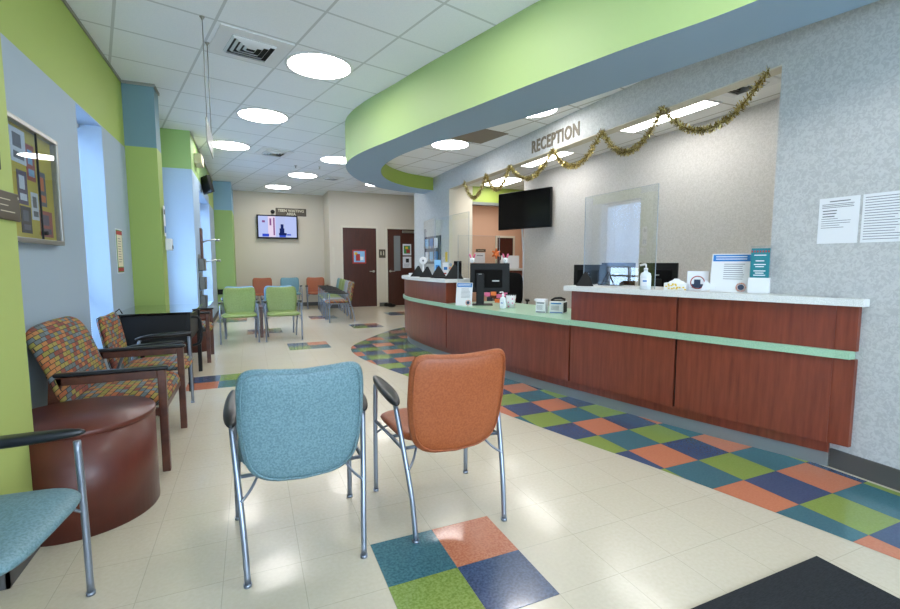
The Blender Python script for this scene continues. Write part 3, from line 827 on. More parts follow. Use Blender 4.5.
# tissue box
def tissue_box(loc, rz, s, label, dots='greenp'):
    t = thing('tissue_box', label, 'tissue box', loc, rz)
    MB().box(-.11*s, .11*s, -.055*s, .055*s, 0, .075*s, bev=.004).build('carton', 'plasticw', t)
    m_ = MB()
    for i in range(16):
        x = random.uniform(-.1, .1)*s; z = random.uniform(.01, .065)*s; m_.box(x-.007, x+.007, -.0565*s, -.055*s, z-.005, z+.006)
    m_.build('printed_pattern', dots, t)
    MB().lathe([(.05,0), (.04,.012), (.025,.02), (.012,.034), (.0,.03)], n=7, mtx=Matrix.Translation((0,0,.075*s)) @ Matrix.Diagonal((1.3,.7,1,1))).build('tissue', 'paperw', t)
tissue_box((3.10, 2.63, CT), FWC, .75, 'patterned tissue box on the white counter top', 'yellowp')
def pump(loc, s, label):
    t = thing('pump_bottle', label, 'pump bottle', loc, FWC)
    MB().lathe([(.0,0), (.040*s,0), (.042*s,.01), (.042*s,.10*s), (.036*s,.125*s), (.016*s,.135*s), (.014*s,.15*s)], n=20, mtx=Matrix.Diagonal((1,.7,1,1))).build('bottle', 'flesh', t)
    MB().cyl(0, 0, .15*s, .165*s, .015*s, n=14).tube([(0,0,.165*s), (0,0,.19*s)], .006*s, 8).tube([(0,0,.19*s), (-.012*s,0,.193*s), (-.045*s,0,.186*s)], .008*s, 8).build('pump', 'plasticw', t)
    MB().box(-.022*s, .022*s, -.0305*s, -.028*s, .03*s, .085*s).build('label', 'paperw', t)
    MB().box(-.012*s, .018*s, -.0315*s, -.0304*s, .06*s, .072*s).build('label_text', 'inkb', t)
pump((2.93, 2.78, CT), 1.05, 'clear pump bottle on the white counter top before the dark monitors')
pump((2.72, 4.70, WT), 1.0, 'clear pump bottle on the mint worktop beside the spotted cup')
# card reader
t = thing('card_reader', 'low black card reader behind the white counter edge, left of the monitors', 'card reader', (3.16, 3.42, CT), math.radians(-60))
MB().box(-.11, .11, -.05, .06, 0, .028, bev=.006).build('body', 'black', t); MB().box(-.05, .09, -.03, .04, .028, .04, bev=.004).build('keypad', 'blackfab', t)
MB().tube([(.02,.05,.03), (0,.09,.08), (-.04,.1,.1), (-.08,.13,.02)], .003, 6).build('cable', 'black', t)
# desk monitors
def monitor(loc, rz, w, h, zc, label, logo=True):
    t = thing('computer_monitor', label, 'monitor', loc, rz)
    MB().box(-w/2, w/2, -.02, .012, zc-h/2, zc+h/2, bev=.006).build('casing', 'black', t)
    MB().box(-w/2+.012, w/2-.012, .012, .014, zc-h/2+.012, zc+h/2-.012).build('screen', 'glossblack', t)
    MB().box(-w*.36, w*.36, -.035, -.02, zc-h*.28, zc+h*.28, bev=.006).build('rear_housing', 'blackfab', t)
    MB().box(-.045, .045, -.05, -.022, .012, zc, bev=.006).box(-.12, .12, -.09, .1, 0, .014, bev=.005).build('stand', 'black', t)
    if logo: MB().box(-.02, .02, -.0365, -.035, zc+h*.1, zc+h*.14).build('maker_mark', 'alu', t)
    return t
monitor((3.40, 3.58, WT), math.radians(-66), .34, .30, .385, 'left dark monitor of the pair behind the pump bottle')
monitor((3.53, 3.20, WT), math.radians(-66), .35, .30, .385, 'right dark monitor of the pair, cut by the pump bottle')
monitor((3.45, 4.08, WT), math.radians(-60), .33, .26, .385, 'small dark monitor behind the left end of the white counter top')
# black triangular easels
def easel(loc, rz, w, h, label, back=False):
    t = thing('tabletop_easel', label, 'easel', loc, rz, 'black triangular easels on the counter')
    m_ = MB(); th = .006
    m_.add([(-w/2,-.05,0), (w/2,-.05,0), (.012,0,h), (-.012,0,h), (-w/2,-.05+th,0), (w/2,-.05+th,0), (.012,th,h), (-.012,th,h)], [(0,1,2,3), (7,6,5,4), (0,4,5,1), (1,5,6,2), (2,6,7,3), (3,7,4,0)])
    m_.build('front_plate', 'black', t)
    MB().add([(-w*.3,.07,0), (w*.3,.07,0), (.01,.005,h), (-.01,.005,h), (-w*.3,.075,0), (w*.3,.075,0), (.01,.01,h), (-.01,.01,h)], [(0,1,2,3), (7,6,5,4), (0,4,5,1), (1,5,6,2), (2,6,7,3), (3,7,4,0)]).build('rear_plate', 'black', t)
easel((2.86, 3.42, CT), math.radians(-50), .16, .13, 'black triangular easel on the left end of the white counter before the small monitor')
easel((2.42, 6.82, CT), math.radians(-50), .24, .17, 'leftmost black triangular easel on the far rounded counter end')
easel((2.42, 6.42, CT), math.radians(-40), .22, .16, 'middle black triangular easel on the rounded counter end')
easel((2.47, 6.10, CT), math.radians(-20), .24, .17, 'right black triangular easel of the cluster of three')
easel((2.52, 5.66, CT), math.radians(-30), .26, .19, 'tall black triangular easel at the end of the raised counter')
t = thing('file_box', 'upright black file box behind the tall black easel', 'file box', (2.66, 5.86, CT), math.radians(-30))
MB().box(-.05, .05, -.05, .05, 0, .24, bev=.004).build('box', 'blackfab', t)
# small things on the rounded end
t = thing('desk_fan', 'small white round desk fan on a cone stand at the counter end', 'desk fan', (2.56, 6.98, CT), math.radians(-30))
MB().lathe([(.045,0), (.045,.01), (.015,.09), (.01,.2)], n=16).build('stand', 'plasticw', t)
MB().lathe([(.018,-.012), (.05,-.015), (.062,0), (.05,.015), (.018,.012)], n=24, mtx=Matrix.Translation((0,-.01,.25)) @ Matrix.Rotation(PI/2, 4, 'X')).build('fan_ring', 'plasticw', t)
MB().cyl(0,0,-.008,.008,.016, n=12, mtx=Matrix.Translation((0,-.01,.25)) @ Matrix.Rotation(PI/2, 4, 'X')).build('hub', 'ink', t)
t = thing('white_carton', 'tiny white carton at the leftmost tip of the counter', 'carton', (2.42, 7.12, CT), .3)
MB().box(-.05, .05, -.03, .03, 0, .05, bev=.003).build('carton', 'plasticw', t)
t = thing('pen_cup', 'black cup of bright toy flowers beside the tall black easel', 'pen cup', (2.66, 6.03, CT))
MB().lathe([(0,0), (.035,0), (.04,.09), (.036,.09), (.03,.01)], n=16).build('cup', 'black', t)
for i, (x, y, z, c) in enumerate([(-.04,0,.14,'orangep'), (.0,-.02,.17,'yellowp'), (.03,0,.2,'pink'), (.05,.0,.15,'purple'), (-.02,.03,.19,'inkb'), (.02,-.03,.13,'paperw')]):
    m_ = MB().tube([(x*.2, y*.2, .02), (x, y, z)], .003, 6)
    for a in range(6): m_.lathe([(0,-.006), (.012,0), (0,.006)], n=8, mtx=Matrix.Translation((x+.014*math.cos(a*PI/3), y, z+.014*math.sin(a*PI/3))))
    m_.build('toy_flower', c, t)
for i, (x, y, w, h, c, lab) in enumerate([(2.64,6.56,.10,.26,'skyp','blue leaflet leaning behind the easels on the rounded counter end'), (2.68,6.34,.09,.22,'paperw','white leaflet leaning behind the easels on the rounded counter end'), (2.62,6.22,.07,.10,'paperw','small white card with red print near the easels')]):
    t = sheet('leaflet', lab, 'leaflet', (x, y, CT), math.radians(-35), w, h, None, c)
    MB().box(-w*.3, w*.3, -.0035, -.002, h*.5, h*.7).build('print', 'red' if i == 2 else 'inkb', t)
t = thing('card_tray', 'low black tray of cards between the easels and the flower cup', 'tray', (2.45, 5.9, CT), math.radians(-60))
MB().box(-.12, .12, -.05, .05, 0, .03, bev=.005).build('tray', 'black', t)
# gear on mint worktop
big = thing('computer_monitor', 'large dark monitor seen from behind on the mint worktop, stickers along its foot', 'monitor', (2.80, 5.18, WT), math.radians(-28))
MB().box(-.25, .25, -.02, .015, .16, .53, bev=.006).build('casing', 'black', big)
MB().box(-.238, .238, .015, .017, .172, .518).build('screen', 'glossblack', big)
MB().box(-.19, .16, -.036, -.02, .22, .45, bev=.008).build('rear_housing', 'blackfab', big)
MB().box(-.17, -.07, -.07, -.037, .0, .40, bev=.006).box(-.22, .04, -.12, .1, 0, .014, bev=.005).build('stand', 'black', big)
MB().box(-.14, -.10, -.0715, -.07, .43-.04, .437-.04).box(.03, .12, -.0375, -.036, .30, .315).build('maker_mark', 'alu', big)
for x, z, c in ((-.03,.11,'pink'), (.05,.12,'orangep'), (.12,.09,'pink'), (.0,.05,'inkd'), (.1,.03,'orangep'), (.19,.11,'pink')):
    MB().box(x-.035, x+.035, -.045, -.042, z, z+.05, bev=.001).build('sticky_note', c, big)
def bunny(loc, rz, label, c='pink'):
    t = thing('bunny_figure', label, 'bunny figure', loc, rz, None)
    MB().lathe([(0,0), (.025,.01), (.032,.035), (.026,.062), (0,.072)], n=16, mtx=Matrix.Diagonal((1,.6,1,1))).build('head', 'paperw', t)
    for s_ in (-1, 1): MB().lathe([(0,0), (.010,.015), (.012,.04), (.006,.06), (0,.065)], n=10, mtx=Matrix.Translation((s_*.016,0,.06)) @ Matrix.Rotation(s_*.3, 4, 'Y') @ Matrix.Diagonal((1,.5,1,1))).build('ear', c, t)
    MB().lathe([(0,0), (.006,.004), (0,.008)], n=8, mtx=Matrix.Translation((0,-.02,.03))).build('nose', 'inkd', t)
bunny((2.603, 5.284, WT+.53), math.radians(-28), 'white bunny figure with pink ears on the left top corner of the large monitor')
bunny((2.975, 5.087, WT+.53), math.radians(-28), 'white bunny figure with pink ears on the right top corner of the large monitor')
t = thing('patterned_cup', 'white cup with red spots and dark zigzag rim on the mint worktop', 'cup', (2.84, 4.72, WT))
MB().lathe([(0,0), (.045,0), (.06,.15), (.055,.15), (.042,.01)], n=24).build('cup', 'plasticw', t)
m_ = MB()
for i in range(14):
    a = i*.9; z = .02 + (i*37 % 11)/100; r = .0455 + .015*z/.15
    m_.cyl(0, 0, 0, .002, .009, n=8, mtx=Matrix.Translation((r*math.cos(a), r*math.sin(a), z)) @ Matrix.Rotation(a, 4, 'Z') @ Matrix.Rotation(PI/2, 4, 'Y'))
m_.build('spots', 'pink', t)
m_ = MB()
for i in range(14):
    a = i*2*PI/14; m_.lathe([(0,-.008), (.011,0), (0,.01)], n=6, mtx=Matrix.Translation((.058*math.cos(a), .058*math.sin(a), .155)))
m_.build('zigzag_rim', 'inkd', t)
# glove boxes
def carton(loc, rz, w, d, h, label, band='inkb'):
    t = thing('supply_box', label, 'box', loc, rz, 'supply boxes on the mint worktop')
    MB().box(-w/2, w/2, -d/2, d/2, 0, h, bev=.003).build('carton', 'plasticw', t)
    MB().box(-w*.4, w*.35, -d/2-.001, -d/2, h*.8, h*.9).box(-w*.45, w*.45, -d/2-.001, -d/2, h*.05, h*.12).build('blue_print', band, t)
    m_ = MB(); 
    for i in range(4): m_.box(-w*.38, w*.2, -d/2-.001, -d/2, h*(.3+.1*i), h*(.33+.1*i))
    m_.build('text_lines', 'ink', t)
    return t
carton((2.88, 4.14, WT), math.radians(-52), .11, .10, .125, 'white supply box with grey print, left of the pair on the mint worktop', 'ink')
b2 = carton((3.02, 4.04, WT), math.radians(-52), .15, .16, .125, 'white and blue supply box with dark end, right of the pair on the mint worktop')
MB().box(.075, .0765, -.07, .07, .01, .115).build('dark_end_label', 'inkd', b2)
t = thing('stapler', 'black stapler lying on top of the supply boxes', 'stapler', (3.02, 4.05, WT+.125), math.radians(-40))
MB().tube([(-.07,0,.012), (-.03,0,.03), (.03,0,.035), (.08,0,.02)], [.008,.013,.014,.010], 8, sx=1.2).build('upper_arm', 'black', t)
MB().box(-.075, .08, -.014, .014, 0, .010, bev=.003).build('foot', 'black', t)
t = thing('paper_pad', 'white pad of paper on top of the supply boxes behind the stapler', 'paper pad', (2.89, 4.16, WT+.125), math.radians(-52))
MB().box(-.07, .05, -.04, .05, 0, .02).build('pad', 'paperw', t)
# acrylic shields
def shield(x0, y0, x1, y1, z0, z1, label, am='acrylic_thin'):
    L = math.hypot(x1-x0, y1-y0); t = thing('acrylic_shield', label, 'clear shield', ((x0+x1)/2, (y0+y1)/2, z0), math.atan2(y1-y0, x1-x0), None)
    MB().box(-L/2+.004, L/2-.004, -.0025, .0025, .004, z1-z0-.003).build('sheet', am, t)
    MB().box(-L/2, -L/2+.003, -.003, .003, 0, z1-z0).box(L/2-.004, L/2, -.003, .003, 0, z1-z0).box(-L/2, L/2, -.003, .003, z1-z0-.0025, z1-z0).build('polished_edge', 'edge', t)
    for s_ in (-.35, .35): MB().box(s_*L-.02, s_*L+.02, -.04, .04, -.0, .004).build('foot', 'acrylic', t)
shield(3.008, 2.755, 3.0, 3.62, CT, 1.93, 'large clear shield standing on the white counter, reflecting a window blind', 'acrylic')
shield(2.86, 7.75, 2.74, 6.95, CT, 2.03, 'clear shield at the far rounded counter end, left of the two')
shield(2.74, 6.90, 2.78, 5.75, CT, 2.0, 'clear shield behind the black easels, right of the two')
shield(2.50, 5.50, 3.12, 5.50, WT, 1.66, 'low clear shield around the large monitor on the mint worktop')
# brochure rack on the pier
t = thing('brochure_rack', 'navy wall rack of blue and white leaflets behind the rounded counter end', 'brochure rack', (RX-.001, 8.6, 1.28), FW)
MB().box(-.42, .42, -.03, 0, 0, .55, bev=.02).build('back_panel', 'navy', t)
for i in range(3):
    for j in range(2):
        x = -.25 + .25*i; z = .04 + .26*j
        MB().box(x-.1, x+.1, -.08, -.03, z, z+.05).build('pocket', 'acrylic', t)
        MB().box(x-.08, x+.08, -.05, -.035, z+.01, z+.20).build('leaflet', ('paperw', 'skyp', 'inkb')[(i+j) % 3], t)
tag(MB().box(RX-.006, RX-.001, 7.88, 7.98, 1.32, 1.50).build('small_sticker', 'yellowp'), 'small yellow sticker on the pier edge beside the brochure rack', 'sticker')
# office chair
t = thing('office_chair', 'black high-backed office chair behind the mint worktop', 'office chair', (3.88, 6.50, 0), math.radians(150))
ol = [(.23*math.copysign(abs(math.cos(a))**.45, math.cos(a)), .28*math.copysign(abs(math.sin(a))**.45, math.sin(a))) for a in [2*PI*i/32 for i in range(32)]]
MB().pad(ol, lambda a, b, q: (a, -.24 + q + .25*a*a - .06*b, .86 + b), .07).build('backrest', 'blackfab', t)
MB().pad(ol, lambda a, b, q: (a, b*.85, .50 + q), .09).build('seat', 'blackfab', t)
MB().tube([(0,0,.46), (0,0,.1)], .028).build('gas_lift', 'black', t)
MB().tube([(0,-.1,.45), (0,-.27,.5), (0,-.28,.7)], .02).build('back_bracket', 'black', t)
for i in range(5):
    a = i*2*PI/5; l = MB().tube([(0,0,.11), (.28*math.cos(a), .28*math.sin(a), .075)], [.03,.016]).build('leg', 'black', t)
    MB().cyl(0, 0, -.012, .012, .03, n=14, mtx=Matrix.Translation((.28*math.cos(a), .28*math.sin(a), .03)) @ Matrix.Rotation(PI/2, 4, 'X')).tube([(.28*math.cos(a), .28*math.sin(a), .03), (.28*math.cos(a), .28*math.sin(a), .075)], .006, 6).build('caster', 'rubber', l)
for s_ in (-1, 1): MB().tube([(s_*.2,0,.47), (s_*.29,0,.5), (s_*.29,0,.68)], .014).box(s_*.29-.035, s_*.29+.035, -.12, .12, .68, .71, bev=.01).build('armrest', 'black', t)
# far service counter
t = thing('far_service_counter', 'white-topped counter with brown front in the room behind the office chair', 'counter', (6.12, 9.5, 0))
MB().box(-.9, .9, -.2, .25, 0, 1.12).build('cabinet_body', 'wood', t); MB().box(-.95, .95, -.28, .3, 1.12, 1.17, bev=.01).build('counter_top', 'white', t)
t = thing('flower_decoration', 'orange star-shaped flower decoration on the far white counter', 'decoration', (5.22, 9.35, 1.17))
MB().tube([(0,0,0), (0,0,.3)], .006, 6).build('stem', 'greenp', t)
m_ = MB()
for i in range(6):
    a = i*PI/3; m_.lathe([(0,0), (.035,.05), (.02,.11), (0,.13)], n=8, mtx=Matrix.Translation((0,0,.34)) @ Matrix.Rotation(a, 4, 'Y') @ Matrix.Diagonal((1,.4,1,1)))
m_.build('petals', 'orangep', t)
t = thing('desk_telephone', 'white telephone standing on the far white counter beside the orange flower', 'telephone', (5.45, 9.4, 1.17), -.4)
MB().box(-.08, .08, -.05, .05, 0, .2, bev=.01).build('base', 'plasticw', t); MB().box(-.075, -.02, -.09, -.05, .03, .3, bev=.012).build('handset', 'plasticw', t); MB().box(0, .06, -.053, -.05, .06, .14).build('keypad', 'ink', t)
t = thing('paper_stack', 'upright white folder on the far white counter, right of the telephone', 'folder', (5.68, 9.35, 1.17), -.4)
MB().box(-.13, .13, -.03, .03, 0, .30).build('folder', 'paperw', t)
t = sheet('posted_paper', 'white sheet on the peach wall above the large monitor', 'paper', (6.15, 11.995, 1.30), 0, .34, .3)
MB().box(-.1, .1, -.0035, -.002, .2, .22).build('print', 'ink', t)
t = thing('room_plaque', 'small brown plaque on the peach wall left of the far door', 'plaque', (6.18, 11.995, 1.62)); MB().box(-.16, .16, -.01, 0, 0, .08, bev=.003).build('plate', 'brown', t); MB().box(-.1, .1, -.012, -.01, .035, .045).build('engraving', 'tan', t)

# ================================================================== back wall things
t = thing('television', 'small bright television showing a seated figure on the far waiting-area wall', 'television', (.78, 14.42, 2.0))
MB().box(-.56, .56, -.03, .03, 0, .68, bev=.008).build('casing', 'black', t)
MB().box(-.52, .52, -.033, -.03, .045, .645).build('screen', emat('screen_pale_blue', '#b9c6f5', .5), t)
for nm, c, bx in (('screen_curtain', '#e7d6ee', [(-.26,-.06,.05,.64)]), ('screen_curtain', '#b9c4ee', [(0.02,.2,.05,.64)]), ('screen_figure', '#1e2a63', [(.08,.16,.30,.42), (.05,.18,.16,.30), (.03,.24,.10,.17)]), ('screen_furniture', '#3450c9', [(-.42,-.24,.06,.14), (.25,.36,.10,.14), (.04,.22,.05,.1)]), ('screen_mark', '#8a5a8e', [(-.42,-.34,.46,.52), (-.22,-.17,.38,.58), (-.12,-.08,.1,.6)])):
    em = emat(nm + c[1:], c, .5)
    sd = {'screen_curtain': -.0340, 'screen_mark': -.0350, 'screen_furniture': -.0360, 'screen_figure': -.0380}[nm]
    for a, b, c0, c1 in bx: sd -= .0004; MB().box(a, b, sd, -.0331, c0, c1).build(nm, em, t)
MB().box(-.15, .15, .03, .08, .2, .5).build('wall_bracket', 'black', t)
t = thing('waiting_area_sign', 'brown TEEN WAITING AREA sign on the wall above the small television', 'wall sign', (1.17, 14.499, 2.68))
MB().box(-.43, .43, -.02, 0, 0, .22, bev=.006).build('plate', 'brown', t)
text('lettering', 'TEEN WAITING', .105, 'tan', XZ((0,-.021,.115)), t, .001, .003, 1, 'CENTER'); text('lettering', 'AREA', .105, 'tan', XZ((0,-.021,.02)), t, .001, .003, 1, 'CENTER')
t = thing('wall_camera', 'small round black camera left of the waiting area sign', 'camera', (.66, 14.47, 2.78))
MB().lathe([(0,-.06), (.045,-.05), (.06,-.01), (.05,.028)], n=18, mtx=Matrix.Rotation(-PI/2, 4, 'X')).build('housing', 'black', t)
t = thing('door_poster', 'red-bordered poster taped to the left dark door', 'poster', (2.94, 13.436, 1.28)); MB().box(-.2, .2, -.003, 0, 0, .40).build('border', 'red', t); MB().box(-.16, .16, -.0045, -.003, .04, .36).build('picture', 'skyp', t)
MB().box(-.1, .02, -.006, -.0045, .08, .28).build('red_shape', 'red', t); MB().box(.03, .12, -.006, -.0045, .1, .2).build('white_shape', 'paperw', t); MB().box(-.14, -.05, -.006, -.0045, .25, .33).build('yellow_shape', 'yellowp', t)
t = thing('restroom_plaque', 'square brown plaque with pale figures between the two dark doors', 'plaque', (3.63, 13.449, 1.45)); MB().box(-.1, .1, -.012, 0, 0, .25, bev=.003).build('plate', 'brown', t)
for s_ in (-.04, .04): MB().cyl(0, 0, 0, .002, .014, n=10, mtx=Matrix.Translation((s_,-.012,.19)) @ Matrix.Rotation(PI/2, 4, 'X')).box(s_-.015, s_+.015, -.014, -.012, .08, .17).build('figure_mark', 'tan', t)
t = sheet('door_notice', 'upper notice with a colourful picture on the right dark door', 'notice', (4.40, 13.432, 1.53), 0, .27, .34); MB().box(-.1, .1, -.0035, -.002, .05, .29).build('picture', 'greenp', t); MB().box(-.02, .09, -.005, -.0035, .07, .18).build('red_patch', 'red', t); MB().box(-.05, .03, -.005, -.0035, .19, .26).build('yellow_patch', 'yellowp', t)
t = sheet('door_notice', 'lower black-and-white notice on the right dark door', 'notice', (4.40, 13.432, 1.15), 0, .27, .34); MB().box(-.04, .06, -.0035, -.002, .16, .28).build('picture', 'inkd', t); m_ = MB(); lines(m_, -.1, .1, .04, .12, 4, .008, -.002); m_.build('text_lines', 'ink', t)
t = thing('shoes_pair', 'pair of black shoes lying on the floor by the right dark door', 'shoes', (3.75, 13.1, 0), .3)
for s_ in (-.1, .1):
    ol2 = [(.14*math.cos(a)*(1), .05*math.sin(a)*(1+.2*math.cos(a))) for a in [2*PI*i/20 for i in range(20)]]
    sh = MB().pad(ol2, lambda a, b, q, s_=s_: (a, b + s_, .055 + q + (.035 if a < -.02 else 0)*(1 if q > 0 else 0)), .09).build('shoe', 'black', t)
t = thing('pull_station', 'small white switch plate on the far wall left of the left door', 'switch plate', (2.20, 13.449, 1.25)); MB().box(-.03, .03, -.01, 0, 0, .5, bev=.003).build('cover', 'jamb', t)

# ================================================================== left wall things
# pinboard case
t = thing('notice_case', 'aluminium-framed glazed pinboard with yellow backing on the left wall', 'pinboard', (LX, 3.36, 1.45), PI/2)
# local x -> world +y, local -y -> world +x
MB().box(-.72, .72, -.012, 0, 0, .66).build('backing', 'board', t)
MB().box(-.75, .75, -.05, 0, -.03, .0, bev=.004).box(-.75, .75, -.05, 0, .66, .69, bev=.004).box(-.75, -.72, -.05, 0, 0, .66, bev=.004).box(.72, .75, -.05, 0, 0, .66, bev=.004).build('frame', 'alu', t)
MB().box(-.72, .72, -.040, -.036, 0, .66).build('glass_door', 'glass', t)
MB().box(.405, .415, -.044, -.034, .0, .66).build('door_edge', 'inkd', t)
MB().cyl(0, 0, 0, .02, .012, n=12, mtx=Matrix.Translation((.43,-.04,.04)) @ Matrix.Rotation(PI/2, 4, 'X')).build('lock', 'inkd', t)
for x, z, w, h, c, c2 in ((.22,.44,.20,.20,'paperw','ink'), (.38,.36,.12,.22,'red','skyp'), (.24,.20,.13,.20,'purple','paperw'), (.53,.22,.12,.22,'navy','orangep'), (.40,.12,.10,.17,'paperw','ink'), (.26,.03,.14,.16,'inkd','navy'), (.56,.02,.20,.17,'red','purple'), (.0,.35,.2,.25,'paperw','skyp'), (-.3,.2,.2,.25,'skyp','paperw'), (-.5,.1,.2,.3,'paperw','ink')):
    p = MB().box(x-w/2, x+w/2, -.015, -.0122, z, z+h).build('pinned_paper', c, t)
    MB().box(x-w*.34, x+w*.34, -.0165, -.015, z+h*.12, z+h*.32).box(x-w*.34, x+w*.2, -.0165, -.015, z+h*.45, z+h*.85).build('print', c2, p)
# poster on left wall
t = thing('framed_notice', 'tall narrow notice with green and red border on the left wall past the window', 'notice', (LX+.001, 5.82, 1.19), PI/2)
MB().box(-.13, .13, -.004, 0, 0, .46).build('sheet', 'paperw', t); MB().box(-.12, .12, -.0055, -.004, .01, .45).build('border', 'greenp', t); MB().box(-.10, .10, -.007, -.0055, .07, .40).build('panel', mat('cream_paper', '#d9d2b8', .7), t)
m_ = MB(); lines(m_, -.07, .07, .12, .36, 10, .006, -.007); m_.build('text_lines', 'ink', t); MB().box(-.11, .11, -.007, -.0055, .40, .44).build('red_band', 'red', t); MB().box(-.11, .11, -.007, -.0055, .02, .06).build('red_band', 'red', t)
# sign on near column
t = thing('room_sign', 'small brown engraved sign on the yellow-green column at the left edge', 'wall sign', (-.939, 2.56, 1.48), PI/2)
MB().box(-.13, .10, -.012, 0, .0, .12, bev=.004).build('plate', 'brown', t); m_ = MB(); lines(m_, -.08, .05, .035, .085, 3, .004, -.012, .5); m_.build('engraving', 'tan', t); MB().cyl(0, 0, 0, .003, .006, n=8, mtx=Matrix.Translation((.08,-.012,.1)) @ Matrix.Rotation(PI/2, 4, 'X')).build('screw', 'chrome', t)
t = thing('framed_picture', 'dark framed picture above the small brown sign at the left edge', 'picture', (-.939, 2.42, 1.68), PI/2)
MB().box(-.10, .09, -.015, 0, 0, .22, bev=.004).build('frame', 'black', t); MB().box(-.08, .07, -.017, -.015, .02, .20).build('picture', 'navy', t)
# sanitiser dispenser and paper on teal column side
t = thing('sanitiser_dispenser', 'white wall dispenser on the edge of the slate-topped column', 'dispenser', (-.924, 6.50, 1.45), PI/2)
MB().box(-.05, .05, -.07, 0, 0, .14, bev=.01).build('housing', 'plasticw', t); MB().box(-.03, .03, -.075, -.07, .02, .06).build('push_bar', 'ink', t)
t = sheet('posted_paper', 'narrow white and blue notice above the dispenser on the slate-topped column', 'notice', (-.924, 6.50, 1.62), PI/2, .11, .36); MB().box(-.04, .04, -.0035, -.002, .04, .12).build('print', 'inkb', t); MB().box(-.03, .03, -.0035, -.002, .26, .32).build('emblem', 'inkd', t)
# emergency light
t = thing('emergency_light', 'twin-headed emergency light high on the lime-topped column', 'emergency light', (X3, 8.95, 2.93), PI/2)
MB().box(-.22, .22, -.11, 0, 0, .16, bev=.01).build('battery_box', mat('ivory_plastic', '#c9c3a4', .4), t)
for s_ in (-.14, .16): MB().lathe([(.02,0), (.06,-.03), (.075,-.11), (.06,-.115)], n=20, mtx=Matrix.Translation((s_,-.10,.12)) @ Matrix.Rotation(-PI/2-.2, 4, 'X') @ Matrix.Scale(-1, 4, (0,0,1))).build('lamp_head', 'plasticw', t)
t = thing('security_monitor', 'small dark screen tilted out from the left wall below the emergency light', 'monitor', (X3+.06, 9.75, 2.52), PI/2 + .35)
MB().box(-.24, .24, -.12, -.06, .05, .36, mtx=Matrix.Rotation(-.25, 4, 'X'), bev=.01).build('casing', 'black', t)
MB().box(-.22, .22, -.124, -.119, .07, .34, mtx=Matrix.Rotation(-.25, 4, 'X')).build('screen', 'glossblack', t)
MB().box(-.1, .1, -.125, -.1235, .15, .25, mtx=Matrix.Rotation(-.25, 4, 'X')).build('screen_glow', emat('screen_magenta', '#5d4a78', .6), t)
MB().tube([(0,.0,.2), (0,-.07,.22)], .02).build('bracket', 'black', t)
# coat hooks
t = thing('coat_rack', 'wall coat rack with steel hooks beside the window at the lime-topped column', 'coat rack', (X3, 9.18, 1.35), PI/2)
MB().box(-.1, .12, -.03, 0, -.1, .55, bev=.005).build('mounting_board', 'chairwood', t)
for z in (-.05, .31): MB().tube([(0,-.03,z), (0,-.10,z+.03), (0,-.24,z+.05), (0,-.27,z+.02)], .012, 8).tube([(.0,-.25,z+.035), (.0,-.29,z+.05), (0,-.30,z+.02)], .016, 8).build('hook', 'chrome', t)
for k, z in enumerate((.55, .86, 1.17)):
    t = thing('wall_file_pocket', '%s grey wall file pocket beside the window by the coat rack' % ('lowest', 'middle', 'topmost')[k], 'file pocket', (X3, 8.78, z), PI/2, 'stack of file pockets')
    MB().box(-.16, .16, -.012, 0, 0, .27).build('back_plate', 'kick', t)
    MB().box(-.16, .16, -.09, -.08, 0, .2).box(-.16, .16, -.09, 0, 0, .01).box(-.16, -.152, -.09, 0, 0, .2).box(.152, .16, -.09, 0, 0, .2).build('pocket', 'kick', t)
t = thing('wall_outlet', 'small black outlet low on the far green column beside the green chairs', 'outlet', (-.70, 12.999, .50)); MB().box(-.07, .07, -.03, 0, 0, .13, bev=.005).build('cover', 'black', t)

